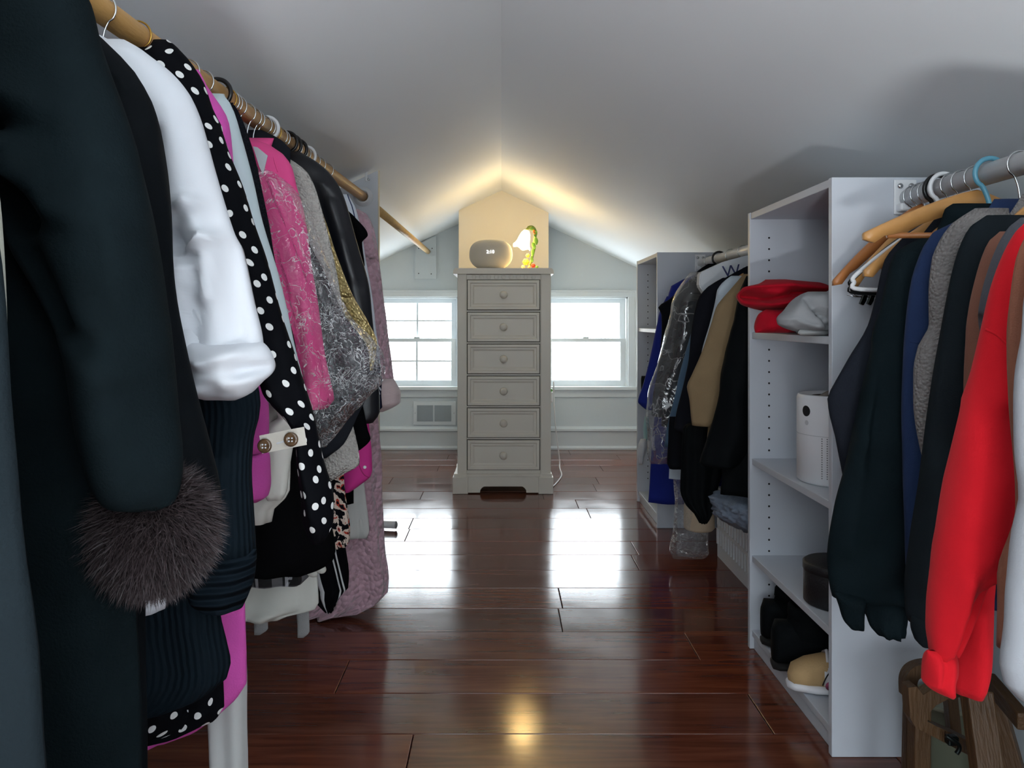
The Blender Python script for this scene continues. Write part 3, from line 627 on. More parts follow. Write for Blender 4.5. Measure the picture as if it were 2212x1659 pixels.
# ================================================================== HANGERS
def hook_pts(rx, D, zr, rr, side, low):
    """wire going up from the hanger neck and over the rail"""
    pts = [Vector((rx, D, low)), Vector((rx+side*.004, D, zr-rr-.022))]
    R_ = rr+.0035; a0 = -60
    for k in range(0, 11):
        a = math.radians(a0+k*24.0)
        pts.append(Vector((rx+side*R_*math.cos(a), D, zr+R_*math.sin(a))))
    return pts
def hanger(D, rx, zr, kind, label, group=None, rr=.0185, side=1, neck=.062, spread=.19, drop=.085, inner=None, yawdy=0.0, bar=True):
    """side: direction (+1/-1 in x) in which the aisle lies; hook opens to the wall"""
    names = {'wood': 'wooden_hanger', 'oak': 'wooden_hanger', 'wire': 'wire_hanger', 'white': 'plastic_hanger', 'black': 'plastic_hanger', 'blue': 'plastic_hanger', 'gold': 'wire_hanger'}
    hm = {'wood': beech_m, 'oak': beech2_m, 'wire': chrome_m, 'white': wplast_m, 'black': bplast_m, 'blue': blue_pl, 'gold': gold_wire}[kind]
    zn = zr-rr-neck; t = thing(names[kind], label, 'hanger', (rx, D, zn), group)
    inn = inner if inner is not None else spread
    if kind in ('wood', 'oak'):
        tube('hook', smoothcurve(hook_pts(rx, D, zr, rr, side, zn-.01), 3), .0017, chrome_m, t, 8)
        bm = bmesh.new(); secs = []; nn = 22
        for i in range(nn+1):
            q = -1+2*i/nn; wsp = spread if q*side > 0 else inn
            x = rx+q*side*side*(wsp); x = rx+q*wsp
            d_ = drop*(abs(q)**1.25); yy = D+yawdy*q*side-.022*(abs(q)**2)
            hgt = .036-.010*abs(q)
            if .80 < abs(q) < .88: hgt -= .005
            if abs(q) > .97: hgt = .012
            z1 = zn+.012-d_; secs.append([bm.verts.new((x, yy-.006, z1-hgt)), bm.verts.new((x, yy+.006, z1-hgt)), bm.verts.new((x, yy+.006, z1-.003)), bm.verts.new((x, yy+.002, z1)), bm.verts.new((x, yy-.002, z1)), bm.verts.new((x, yy-.006, z1-.003))])
        for i in range(nn):
            for k in range(6): bm.faces.new((secs[i][k], secs[i][(k+1) % 6], secs[i+1][(k+1) % 6], secs[i+1][k]))
        bm.faces.new(secs[0][::-1]); bm.faces.new(secs[-1]); bmobj('arm', bm, hm, t, True)
        if bar: tube('trouser_bar', [(rx-inn*.78*(1 if side > 0 else spread/inn), D-.012, zn-drop*.75-.012), (rx+spread*.78*(1 if side > 0 else inn/spread), D-.012, zn-drop*.75-.012)], .0055, beech2_m, t, 10)
    else:
        r_ = .0016 if kind in ('wire', 'gold') else .0045
        tube('hook', smoothcurve(hook_pts(rx, D, zr, rr+(r_ if r_ > .002 else 0), side, zn), 3), r_, hm, t, 8)
        q1, q2 = (spread, inn) if side > 0 else (inn, spread)
        loop = [(rx, D, zn), (rx+q1*.5, D, zn-drop*.42), (rx+q1*.97, D, zn-drop), (rx+q1, D, zn-drop-.016), (rx+q1*.93, D, zn-drop-.03), (rx, D, zn-drop-.032), (rx-q2*.93, D, zn-drop-.03), (rx-q2, D, zn-drop-.016), (rx-q2*.97, D, zn-drop), (rx-q2*.5, D, zn-drop*.42), (rx, D, zn)]
        tube('body', smoothcurve(loop, 5), r_, hm, t, 8)
    return t
blue_pl = M('blue_plastic', (96, 158, 180), .3); gold_wire = M('brass_wire', (196, 158, 80), .3, 1)

# ================================================================== GARMENT BUILDER
def garment(name, label, cat, D, mat, rx, sgn, sleeve=None, body=None, hw=.17, ztip=None, ztop=None, hem=None, hhem=None, t=.036, ts=.040, fold=(7, .008), wr=(9, .007), creases=(), bcreases=(), seed=1, mk=1.0, sdy=-.012, inner=None, sq=2.0, group=None, shem='open', n=36, bottom='open', smat=None, hang=None):
    """sgn=+1: aisle on the +x side.  sleeve: picture-plane rows at depth D.  body: rows, or generated from hw/ztip/hem"""
    if body is None:
        ztip = ztip if ztip is not None else PZ(sleeve[1][0], D)-.01
        ztop = ztop if ztop is not None else PZ(sleeve[0][0], D)
        inn = inner if inner is not None else hw
        hh = hhem if hhem is not None else hw; hi = hh*inn/hw
        a, b = (inn, hw) if sgn > 0 else (hw, inn); c, d = (hi, hh) if sgn > 0 else (hh, hi)
        body = [(ztop, rx-.045, rx+.045), (ztop-.02, rx-a*.55, rx+b*.55), (ztip, rx-a, rx+b), (ztip-.16, rx-a*.96, rx+b*.96), ((ztip+hem)/2, rx-(a*.5+c*.5), rx+(b*.5+d*.5)), (hem, rx-c, rx+d)]
        bpx = False
        if sleeve:
            zs_ = [-PZ(r[0], D) for r in sleeve]; es_ = [PX(r[2] if sgn > 0 else r[1], D) for r in sleeve]
            B_ = [(-r[0], r[1], r[2]) for r in body]; bz_ = [r[0] for r in B_]; out_ = []
            for i_ in range(19):
                v_ = bz_[0]+(bz_[-1]-bz_[0])*i_/18; l_, r_ = pchip(bz_, [q[1] for q in B_], v_), pchip(bz_, [q[2] for q in B_], v_)
                e_ = pchip(zs_, es_, v_) if v_ > zs_[0] else es_[0]
                if sgn > 0: r_ = max(min(r_, e_-.010), l_+.03)
                else: l_ = min(max(l_, e_+.010), r_-.03)
                out_.append((-v_, l_, r_))
            body = out_
    else: bpx = True
    if hang is not None:      # hang = depth at which the folded waist is carried by its hanger
        zh = (zrodL(hang)-.0185-.082) if sgn > 0 else (ZR-.0245-.058)
        ipx = lambda x_: VX+x_/D*F
        ipy = lambda z_: VY+(CH-z_)/D*F
        xa_, xb_ = (rx-.085, rx+.015) if sgn > 0 else (rx-.06, rx+.085)
        b0 = min(body, key=lambda r_: r_[0]); zt_ = PZ(b0[0], D)
        body = [(ipy(zh), ipx(xa_), ipx(xb_), hang-D, .005), (ipy(zt_+min(.09, (zh-zt_)*.5)), ipx(xa_), ipx(xb_), hang-D, .006)]+list(body); n = max(n, 56)
    zb = min((PZ(r[0], D) if bpx else r[0]) for r in body)
    root = thing(name, label, cat, (rx, D, max(0, zb)), group)
    loft('body', body, D, t, mat, root, bpx, n, 44, fold, wr, bottom, 'round', seed, bcreases, None, sq)
    if sleeve:
        rows = list(sleeve)
        if not bpx:      # the sleeve head runs into the shoulder of the body down to the armpit
            Ds = D+sdy; edge = VX+(rx+sgn*(hw-.025))/Ds*F
            for i_, r_ in enumerate(rows):
                if PZ(r_[0], Ds) > ztip-.15:
                    k_ = 1-max(0, (ztip-PZ(r_[0], Ds)))/.15*.5 if PZ(r_[0], Ds) < ztip else 1
                    if sgn < 0 and edge > r_[2]: rows[i_] = (r_[0], r_[1], r_[2]+(edge-r_[2])*k_)+tuple(r_[3:])
                    if sgn > 0 and edge < r_[1]: rows[i_] = (r_[0], r_[1]+(edge-r_[1])*k_, r_[2])+tuple(r_[3:])
        s1 = loft('sleeve', rows, D+sdy, ts, smat or mat, root, True, n, 36, (3, fold[1]*.5), wr, shem, 'round', seed+7, creases)
        loft('sleeve', rows, D, ts*.9, smat or mat, root, True, 22, 24, (3, fold[1]*.5), wr, shem, 'round', seed+11, (), (rx, mk))
    return root
def patch(name, pts, D, th, mat, parent=None, bev=.0015):
    """thick flat piece from a picture-plane outline at depth D"""
    bm = bmesh.new(); addprism(bm, [(PX(p[0], D), PZ(p[1], D)) for p in pts], D, D+th)
    if bev: bmesh.ops.bevel(bm, geom=bm.edges[:], offset=bev, segments=1, affect='EDGES')
    return bmobj(name, bm, mat, parent)
from mathutils.bvhtree import BVHTree
def onto(obj, px_, py_):
    """first hit of the sight line through a picture point on a cloth mesh"""
    me = obj.data; off = obj.location.copy(); p = obj.parent
    while p: off += p.location; p = p.parent
    bv = BVHTree.FromPolygons([v.co+off for v in me.vertices], [tuple(f.vertices) for f in me.polygons])
    o_ = Vector((0, 0, CH)); d_ = (P(px_, py_, 1.0)-o_).normalized(); h = bv.ray_cast(o_, d_)[0]
    return h
def seam(name, pts, obj, r, mat, parent):
    q = [onto(obj, a, b) for a, b in pts]; q = [v for v in q if v is not None]
    return tube(name, smoothcurve(q, 5), r, mat, parent, 8) if len(q) > 1 else None
def kid(root, nm): return [c for c in root.children if c.name.split('.')[0] == nm][0]

# ================================================================== LEFT RAIL
c_grey = cloth('slate_wool', (26, 33, 37), bs=120, bst=.3)
c_pale = cloth('stand_in_knit', (172, 172, 160), bs=90, bst=.5)
c_coat = cloth('black_wool', (16, 24, 27), bs=150, bst=.35, var=.35, sheen=.04)
c_jack = cloth('black_jacket', (15, 18, 21), .75, 200, .15)
c_white = cloth('white_cotton', (210, 213, 219), .8, 200, .05, .02)
c_rib = wave_bump(cloth('ribbed_black', (20, 29, 36), .8), 34, .35, 'X')
c_ribc = wave_bump(cloth('shirred_black', (22, 31, 39), .8), 20, 1.0, 'Y')
c_polka = dots_mat('polka_dots', (13, 14, 18), (232, 232, 230), 35, .19, .5)
c_pink = cloth('pink_wool', (222, 92, 184), bs=170, bst=.5, var=.12)
c_trous = cloth('white_trouser', (206, 208, 206), .85, 200, .1, .04)
c_cream = cloth('cream_trench', (206, 206, 198), .8, 220, .08, .05)
c_pblue = cloth('ice_blue', (206, 222, 226), .75, 220, .06, .04)
c_tweed = voronoi_bump(cloth('black_tweed', (26, 28, 34), .9), 260, .8, .004)
c_skirt = cloth('black_crepe', (9, 9, 11), .85, 200, .1)
c_psuit = cloth('hot_pink', (238, 86, 150), .8, 260, .12, .08)
c_fleece = voronoi_bump(cloth('grey_fleece', (186, 182, 176), .95), 180, .9, .006)
c_gold = voronoi_bump(M('gold_lurex', (226, 196, 136), .34, .6, .5, None, (40, .45)), 110, 1.0, .01)
c_satin = M('black_satin', (20, 22, 28), .42, 0, .5, (14, .25, (1, 1, .4)), (10, .3))
c_navy = cloth('navy_jersey', (26, 28, 48), .8)
c_lstripe = stripe_mat('pale_blue_stripe', ((222, 228, 238), (60, 74, 110)), (0, .86), 34, 0)
c_robe = voronoi_bump(cloth('pink_plush', (196, 160, 172), 1.0, var=.18, sheen=.4), 64, 1.0, .012)
c_robec = cloth('plush_cuff', (206, 186, 186), 1.0, 70, .7, .12, .4)
c_plaid = plaid_mat('grey_plaid')
c_bstr = stripe_mat('black_white_stripe', ((10, 10, 14), (206, 206, 206), (10, 10, 14), (206, 206, 206), (10, 10, 14), (196, 196, 198)), (0, .36, .40, .46, .50, .88), 9, 0)
c_flor = ramp_noise_mat('floral_print', ((14, 14, 18), (208, 190, 176), (176, 66, 52), (20, 20, 26)), (0, .46, .56, .61), 42)
c_mag = cloth('magenta_cotton', (206, 58, 142), .75, 240, .06, .06)
c_gwh = cloth('grey_white_jersey', (198, 198, 194), .85, 220, .08, .05)
c_sash = cloth('grey_felt', (150, 150, 150), .95, 160, .4)
film = plastic_film('dry_clean_film', gloss=.05, scale=26, milky=.035, crease=.7)

def hangL(D, kind, desc, spread=.165, drop=.07, neck=.05): return hanger(D, LX, zrodL(D), kind, '%s hanger inside the %s' % ({'wood': 'wooden', 'oak': 'wooden', 'wire': 'chrome wire', 'white': 'white plastic', 'black': 'black plastic', 'gold': 'brass wire'}[kind], desc), 'hangers on the pine rail', .0185, 1, .075, min(spread, .075), .05, bar=False)

# slate coat at the very edge of the frame
garment('slate_coat', 'slate grey long coat at the near end of the pine rail', 'coat', .50, c_grey, LX, 1, None,
        [(-360, -960, -650), (-290, -1300, -360), (-150, -1620, -120), (200, -1640, -60), (470, -1600, -10), (650, -1600, 8), (900, -1600, 24), (1100, -1600, 40), (1300, -1600, 60), (1500, -1600, 80), (1659, -1600, 95), (2100, -1650, 130), (2900, -1650, 150)], t=.04, seed=3)
hangL(.50, 'wood', 'slate grey coat')
garment('pale_stand_in', 'pale beige-grey cloth put in for a lit glimpse between the slate coat and the fur-cuffed coat', 'stand_in_cloth', .568, c_pale, LX, 1, None,
        [(-240, -620, -420), (-160, -1000, -180), (0, -1120, -60), (300, -1120, -20), (470, -1120, 4), (700, -1120, 18), (900, -1120, 27), (1000, -1120, 26), (1150, -1120, 10)], t=.024, seed=4, fold=(7, .005), wr=(9, .004))  # made-up pale cloth standing in for the lit glimpse behind the coats
hangL(.568, 'wire', 'pale stand-in cloth')
# black wool coat with fur cuff
co = garment('wool_coat', 'long black wool coat with a brown fur cuff', 'coat', .74, c_coat, LX, 1,
        [(-90, -260, 120), (0, -180, 190), (100, -120, 217), (250, -60, 262), (350, -30, 292), (500, 20, 326), (650, 95, 345), (760, 140, 358), (900, 168, 374), (1000, 195, 385), (1060, 215, 380), (1090, 232, 366), (1104, 262, 330)],
        [(-190, -300, -60), (-120, -560, 60), (60, -700, 150), (300, -640, 190), (600, -620, 200), (900, -620, 230), (1200, -620, 270), (1310, -620, 284), (1659, -640, 289), (2000, -650, 300), (2500, -650, 310)],
        ts=.055, t=.045, sdy=-.03, fold=(9, .012), wr=(7, .012), shem='round', seed=5,
        creases=[(10, 318, 105, 352, .010, .030), (105, 352, 145, 405, .010, .034), (145, 405, 205, 478, .012, .026), (10, 215, 150, 265, .016, .018), (75, 425, 110, 490, .016, -.045), (30, 300, 60, 300, .012, -.02), (130, 560, 190, 690, .012, -.026), (190, 690, 250, 740, .012, -.02), (215, 700, 290, 800, .02, .014), (300, 500, 330, 800, .012, .012), (260, 420, 320, 640, .02, .012)], n=90)
def fur(name, C, R, n, ln, mat, parent, gravity=.35, seed=2):
    rg = random.Random(seed); V_ = []; F_ = []
    for i in range(n):
        z = rg.uniform(-1, 1); a = rg.uniform(0, 6.283); q = math.sqrt(1-z*z); d = Vector((q*math.cos(a), q*math.sin(a), z))
        root = Vector((C[0]+R[0]*d.x, C[1]+R[1]*d.y, C[2]+R[2]*d.z)); d2 = (d+Vector((rg.gauss(0, .4), rg.gauss(0, .4), rg.gauss(0, .4)-gravity))).normalized()
        l = ln*rg.uniform(.55, 1.15); s = d2.cross(Vector((rg.gauss(0, 1), rg.gauss(0, 1), rg.gauss(0, 1)))).normalized()*.0006
        mid = root+d2*l*.55; tip = mid+(d2+Vector((rg.gauss(0, .3), rg.gauss(0, .2), -.35))).normalized()*l*.5; b = len(V_)
        V_ += [root-s, root+s, mid+s*.8, mid-s*.8, tip]; F_ += [(b, b+1, b+2, b+3), (b+3, b+2, b+4)]
    me = bpy.data.meshes.new(name); me.from_pydata([tuple(v) for v in V_], [], F_); o = link(name, me, mat, parent); tag(o, 'soft dark brown fur cuff', kind='stuff'); return o
c_fur = M('brown_fur', (56, 47, 49), .5, var=(90, .7), spec=.4)
DF = .75
fc = P(322, 1140, DF)
bm = bmesh.new(); bmesh.ops.create_uvsphere(bm, u_segments=24, v_segments=16, radius=1, matrix=Matrix.Translation(fc) @ Matrix.Diagonal((.040, .034, .040, 1))); bmobj('fur_base', bm, M('fur_skin', (40, 33, 34), .9), co, True)
fur('fur_cuff', fc, (.044, .034, .044), 26000, .030, c_fur, co, .45)
hangL(.74, 'oak', 'fur-cuffed wool coat')
# black jacket
garment('black_jacket', 'plain black jacket squeezed between the wool coat and the white shirt', 'jacket', .86, c_jack, LX, 1,
        [(60, 60, 195), (85, 40, 222), (150, 60, 285), (230, 110, 330), (300, 150, 350), (400, 170, 365), (600, 190, 380), (700, 200, 390), (870, 230, 424), (960, 260, 446), (1080, 290, 468), (1150, 320, 440)],
        hw=.165, ztip=PZ(210, .86), ztop=PZ(40, .86), hem=.42, ts=.038, t=.036, seed=6, wr=(8, .010),
        creases=[(285, 190, 300, 200, .006, .010), (330, 330, 300, 520, .02, .01)])
hangL(.86, 'wire', 'black jacket')
# white shirt with rolled sleeve
ws = garment('white_shirt', 'crisp white cotton shirt with a thickly rolled sleeve', 'shirt', .99, c_white, LX, 1,
        [(86, 215, 268), (110, 205, 312), (160, 210, 372), (220, 235, 420), (300, 265, 446), (430, 300, 481), (560, 330, 521), (650, 350, 543), (720, 375, 560), (765, 385, 568)],
        hw=.165, ztip=PZ(200, .99), ztop=PZ(70, .99), hem=PZ(1318, .99), hhem=.131, ts=.042, t=.03, seed=7, wr=(10, .008),
        creases=[(385, 520, 425, 556, .010, -.030), (425, 556, 474, 518, .006, .024), (385, 470, 440, 448, .010, .018), (440, 448, 452, 500, .010, .014), (474, 518, 470, 640, .010, .020), (366, 300, 374, 420, .006, -.014), (425, 590, 405, 735, .010, .020), (445, 600, 440, 735, .010, -.016), (505, 540, 530, 720, .012, -.016), (400, 250, 430, 400, .02, .012), (395, 470, 400, 520, .012, -.018)], n=90)
rc = loft('rolled_cuff', [(735, 392, 566), (748, 392, 580), (775, 396, 589), (800, 400, 588), (825, 408, 572), (850, 418, 545), (864, 436, 512)], .975, .058, c_white, ws, True, 30, 48, (4, .007), (14, .010), 'round', 'round', 8,
     [(400, 770, 470, 782, .006, .008), (470, 782, 540, 760, .008, .010), (540, 800, 578, 792, .008, -.016), (520, 826, 560, 815, .010, .012), (430, 840, 500, 852, .008, .008)])
hangL(.99, 'white', 'white rolled-sleeve shirt')
# ribbed tunic
rt = garment('ribbed_tunic', 'dark ribbed tunic with a shirred cuff below the white rolled sleeve', 'tunic', 1.09, c_rib, LX, 1,
        [(190, 200, 330), (260, 200, 380), (420, 250, 440), (600, 300, 492), (780, 360, 545), (870, 390, 563), (905, 400, 558), (950, 405, 545), (1020, 405, 541), (1100, 402, 546), (1192, 398, 552)],
        [(150, 170, 320), (200, 60, 380), (300, 40, 410), (700, 40, 430), (1000, 50, 440), (1250, 60, 455), (1350, 60, 472), (1440, 60, 495), (1470, 60, 486), (1500, 60, 452), (1528, 60, 380), (1545, 60, 290)],
        ts=.040, t=.036, seed=9, wr=(7, .007))
loft('shirred_cuff', [(1186, 400, 553), (1205, 400, 551), (1250, 402, 546), (1285, 412, 535), (1310, 440, 525)], 1.075, .044, c_ribc, rt, True, 20, 40, (6, .002), (20, .003), 'open', 'round', 10)
hangL(1.09, 'wire', 'dark ribbed tunic')
# polka dot dress
pd = garment('polka_dress', 'black dress with white polka dots and long gathered sleeve', 'dress', 1.2, c_polka, LX, 1,
        [(86, 330, 362), (96, 326, 376), (106, 322, 386), (130, 300, 407), (180, 315, 437), (230, 350, 453), (262, 375, 468), (330, 400, 492), (400, 425, 519), (480, 450, 545), (560, 478, 572), (660, 510, 600), (750, 540, 628), (850, 566, 660), (905, 612, 676), (940, 636, 684), (1000, 640, 697), (1080, 650, 718), (1130, 655, 716), (1176, 672, 694)],
        [(104, 270, 372), (116, 250, 384), (150, 200, 412), (240, 180, 440), (500, 170, 446), (900, 160, 452), (1300, 150, 462), (1480, 140, 474), (1530, 140, 475), (1560, 140, 455), (1585, 145, 390), (1604, 150, 296)],
        ts=.038, t=.036, seed=12, fold=(9, .009), wr=(9, .006), shem='round',
        creases=[(440, 262, 480, 270, .005, -.008), (470, 300, 520, 560, .010, .008), (500, 480, 590, 800, .010, .010), (560, 640, 640, 860, .010, -.008), (640, 900, 680, 1100, .008, .008)], n=60)
hangL(1.2, 'gold', 'polka dot dress')
# pink coat
pc = garment('pink_coat', 'orchid pink brushed wool coat with folded cuff', 'coat', 1.31, c_pink, LX, 1,
        [(151, 335, 424), (190, 350, 450), (265, 380, 493), (400, 400, 508), (600, 430, 556), (800, 450, 570), (900, 460, 578), (975, 468, 576)],
        [(151, 320, 430), (180, 250, 445), (300, 230, 470), (900, 230, 480), (1100, 230, 500), (1300, 220, 525), (1470, 215, 528), (1500, 215, 512), (1530, 215, 482), (1575, 220, 424), (1600, 225, 360), (1613, 235, 296)],
        ts=.040, t=.036, seed=14, wr=(7, .005), n=44)
loft('folded_cuff', [(972, 466, 579), (985, 464, 582), (1040, 466, 583), (1072, 472, 578), (1086, 480, 556)], 1.298, .046, c_pink, pc, True, 16, 36, (3, .002), (9, .004), 'round', 'round', 15)
hangL(1.31, 'wire', 'orchid pink coat')
# white trousers
garment('white_trousers', 'off-white trousers hanging to the floor below the pink coat', 'trousers', 1.392, c_trous, LX, 1, None,
        [(420, 380, 440), (520, 370, 470), (900, 380, 490), (1300, 420, 526), (1480, 447, 531), (1659, 456, 534), (1760, 458, 536)], t=.022, seed=16, fold=(4, .006), wr=(8, .005), hang=1.392)
hangL(1.392, 'wire', 'off-white trousers', .12)
# cream trench
tr = garment('cream_trench', 'cream trench coat with an ice-blue sleeve and buttoned tab', 'coat', 1.46, c_cream, LX, 1,
        [(203, 410, 482), (222, 410, 497), (240, 420, 505), (300, 430, 522), (380, 440, 545), (460, 455, 563), (600, 480, 602), (730, 500, 633), (830, 515, 657), (855, 520, 662)],
        [(203, 410, 484), (240, 380, 498), (500, 360, 540), (800, 370, 580), (900, 380, 606), (1000, 390, 624), (1060, 400, 622), (1080, 420, 610), (1100, 440, 588), (1128, 460, 582)], seed=17, ts=.030, t=.026, fold=(7, .005), wr=(9, .004), smat=c_pblue)
loft('cuff', [(850, 560, 664), (875, 590, 672), (900, 600, 668), (930, 560, 640), (1000, 565, 628), (1062, 570, 622), (1078, 580, 612)], 1.43, .03, c_cream, tr, True, 18, 30, (4, .004), (12, .006), 'open', 'round', 18)
c_tab = M('bone_leather', (206, 200, 190), .5, bump=(200, .1)); c_tort = M('tortoise_button', (88, 66, 46), .25, var=(120, .8), coat=.5)
bm = bmesh.new(); prof = [(560, 941, 1.150), (585, 936, 1.146), (610, 931, 1.142), (640, 925, 1.138), (657, 922, 1.137)]
up, dn, up2, dn2 = [], [], [], []
for (x_, y_, d_) in prof:
    up.append(bm.verts.new(P(x_, y_, d_))); dn.append(bm.verts.new(P(x_+6, y_+39, d_))); up2.append(bm.verts.new(P(x_, y_, d_+.004))); dn2.append(bm.verts.new(P(x_+6, y_+39, d_+.004)))
for i in range(len(prof)-1):
    for (A_, B_) in ((up, dn), (dn2, up2), (up2, up), (dn, dn2)): bm.faces.new((A_[i], A_[i+1], B_[i+1], B_[i]))
bm.faces.new((up[0], dn[0], dn2[0], up2[0])); bm.faces.new((up[-1], up2[-1], dn2[-1], dn[-1]))
tb = bmobj('sleeve_tab', bm, c_tab, tr)
for (x_, y_, d_, r_) in ((629, 949, 1.137, .0105), (572, 963, 1.146, .0105)):
    lathe('button', [(.002, 0), (r_, 0), (r_, -.002), (r_*.8, -.004), (r_*.55, -.003), (.001, -.003)], P(x_, y_, d_), c_tort, tb, 20, 'y')
    bm = bmesh.new(); c_ = P(x_, y_, d_)+Vector((0, -.0035, 0))
    for (dx, dz) in ((1, 1), (-1, 1), (1, -1), (-1, -1)): addlathe(bm, [(.0012, 0), (.0012, -.0008)], c_+Vector((dx*.0022, 0, dz*.0022)), 8, 'y')
    bmobj('thread', bm, c_white, tb)
seam('buttonhole', [(598, 958), (606, 956), (614, 953)], tb, .0012, c_white, tb)
hangL(1.46, 'wood', 'cream trench coat')
garment('tweed_jacket', 'black tweed jacket behind the ice-blue sleeve', 'jacket', 1.54, c_tweed, LX, 1,
        [(221, 436, 497), (229, 440, 508), (290, 450, 536), (330, 460, 549), (450, 480, 575), (560, 500, 592), (620, 505, 603), (760, 520, 640), (900, 530, 650)], hw=.15, ztip=PZ(270, 1.54), ztop=PZ(222, 1.54), hem=.80, seed=19, ts=.024, t=.024, fold=(7, .004), wr=(9, .004))
hangL(1.54, 'black', 'black tweed jacket', .14)
garment('black_skirt', 'plain black skirt hanging over the plaid hem', 'skirt', 1.605, c_skirt, LX, 1, None,
        [(700, 430, 570), (800, 425, 590), (950, 410, 650), (1050, 405, 688), (1100, 400, 706), (1190, 395, 724), (1212, 400, 718), (1232, 420, 690), (1242, 440, 660)], t=.024, seed=20, fold=(8, .006), wr=(9, .004), hang=1.605)
hangL(1.605, 'wire', 'plain black skirt', .04)
# plastic-bagged pink suit
ps = garment('pink_blazer', 'hot pink blazer under clear dry-cleaning film', 'blazer', 1.71, c_psuit, LX, 1,
        [(298, 470, 542), (312, 475, 580), (335, 480, 613), (362, 490, 631), (400, 500, 640), (450, 515, 654), (550, 545, 668), (640, 580, 684), (750, 610, 700), (830, 630, 714), (862, 640, 720), (882, 655, 706)], hw=.13, ztip=PZ(350, 1.71), ztop=PZ(306, 1.71), hem=.77, seed=21, ts=.036, t=.029, fold=(7, .005), wr=(9, .005),
        creases=[(600, 420, 640, 560, .010, .010), (650, 560, 690, 800, .012, .008), (640, 650, 665, 860, .010, -.012)])
seam('shoulder_seam', [(590, 322), (592, 345), (600, 372)], kid(ps, 'sleeve'), .0012, c_psuit, ps)
hangL(1.71, 'wood', 'hot pink blazer', .13)
cv = thing('garment_bag', 'clear crinkled dry-cleaning film bulging over the pink blazer', 'garment bag', (LX, 1.63, .6))
loft('film', [(345, 545, 580), (372, 540, 600), (400, 542, 630), (440, 550, 658), (520, 565, 690), (581, 580, 714), (640, 592, 736), (680, 600, 756), (720, 608, 792), (760, 618, 824), (795, 628, 832), (825, 640, 824), (850, 650, 802), (900, 664, 756), (940, 682, 724), (966, 694, 702)], 1.692, .056, film, cv, True, 70, 64, (11, .004), (26, .006), 'round', 'round', 22,
     [(600, 400, 700, 640, .006, .012), (640, 430, 790, 740, .006, .012), (690, 560, 800, 800, .008, -.012), (640, 600, 690, 900, .006, .012), (700, 700, 740, 900, .006, .012), (760, 760, 700, 940, .006, .010), (810, 800, 730, 900, .006, .012)])
patch('paper_guard', [(546, 316), (556, 318), (578, 336), (574, 352), (568, 378), (560, 360)], 1.655, .002, c_white, cv, 0)
gf = garment('fleece_coat', 'light grey fleece coat with felt belt ends hanging low', 'coat', 1.832, c_fleece, LX, 1,
        [(335, 560, 612), (352, 565, 640), (372, 575, 664), (400, 580, 679), (440, 590, 692), (540, 610, 717), (640, 640, 735), (800, 660, 750)],
        [(330, 520, 600), (380, 470, 640), (600, 460, 680), (800, 470, 715), (930, 480, 764), (1000, 490, 776), (1012, 500, 765), (1030, 520, 728), (1045, 560, 705)], seed=23, ts=.020, t=.020, fold=(7, .004), wr=(9, .003))
for (a_, b_, c_, d_) in ((546, 578, 1280, 1372), (640, 668, 1280, 1378)):
    loft('belt_end', [(c_, a_, b_), (c_+40, a_, b_), (d_-14, a_+2, b_+1), (d_, a_+2, a_+16)], 1.80, .004, c_sash, gf, True, 12, 16, (2, .001), (12, .003), 'round', 'round', 24)
hangL(1.832, 'wood', 'grey fleece coat', .14)
garment('gold_jacket', 'metallic gold brocade jacket poking out past the clear film', 'jacket', 1.91, c_gold, LX, 1,
        [(400, 600, 664), (430, 620, 684), (480, 640, 704), (540, 660, 722), (580, 672, 737), (640, 690, 762), (700, 700, 796), (742, 705, 814), (800, 700, 806)], hw=.13, ztip=PZ(440, 1.91), ztop=PZ(350, 1.91), hem=.83, wr=(9, .004), seed=25, ts=.028, t=.028, creases=[(700, 470, 790, 720, .004, .006), (720, 470, 800, 700, .004, .006)])
hangL(1.91, 'gold', 'gold brocade jacket', .13)
sj = garment('satin_jacket', 'shiny black satin jacket with rounded shoulders', 'jacket', 2.04, c_satin, LX, 1,
        [(328, 612, 648), (334, 604, 658), (350, 600, 684), (372, 600, 710), (398, 605, 730), (430, 612, 744), (480, 630, 759), (520, 640, 769), (600, 660, 791), (650, 680, 801), (700, 690, 807), (800, 700, 816), (890, 716, 820), (912, 740, 806)],
        hw=.135, ztip=PZ(395, 2.04), ztop=PZ(327, 2.04), hem=.73, seed=26, ts=.032, t=.026, wr=(8, .010), creases=[(700, 400, 730, 420, .006, .010), (720, 440, 770, 600, .012, .010), (745, 520, 800, 760, .012, .008), (690, 430, 720, 560, .012, -.012)], n=50)
hangL(2.04, 'black', 'black satin jacket', .14)
garment('charcoal_dress', 'charcoal flared dress showing through the clear film beside the pink blazer', 'dress', 1.775, cloth('charcoal_crepe', (34, 36, 42), .8), LX, 1, None,
        [(281, 528, 566), (292, 520, 590), (306, 505, 612), (324, 495, 628), (345, 490, 628), (420, 490, 620), (520, 490, 664), (600, 490, 706), (680, 490, 744), (760, 490, 796), (830, 490, 800), (900, 490, 772), (960, 490, 742), (990, 500, 705)], t=.013, seed=80, fold=(7, .004), wr=(9, .004))
hangL(1.775, 'wire', 'charcoal flared dress')
garment('black_blouse', 'black blouse with a curved sleeve end above the magenta cuff', 'blouse', 1.965, c_skirt, LX, 1,
        [(640, 640, 700), (760, 650, 745), (860, 680, 780), (930, 690, 796), (948, 715, 801), (958, 740, 795), (972, 764, 778)], hw=.12, ztip=1.15, ztop=1.25, hem=.73, seed=27, ts=.018, t=.014, fold=(7, .003), wr=(9, .003))
hangL(1.965, 'wire', 'black blouse', .12)
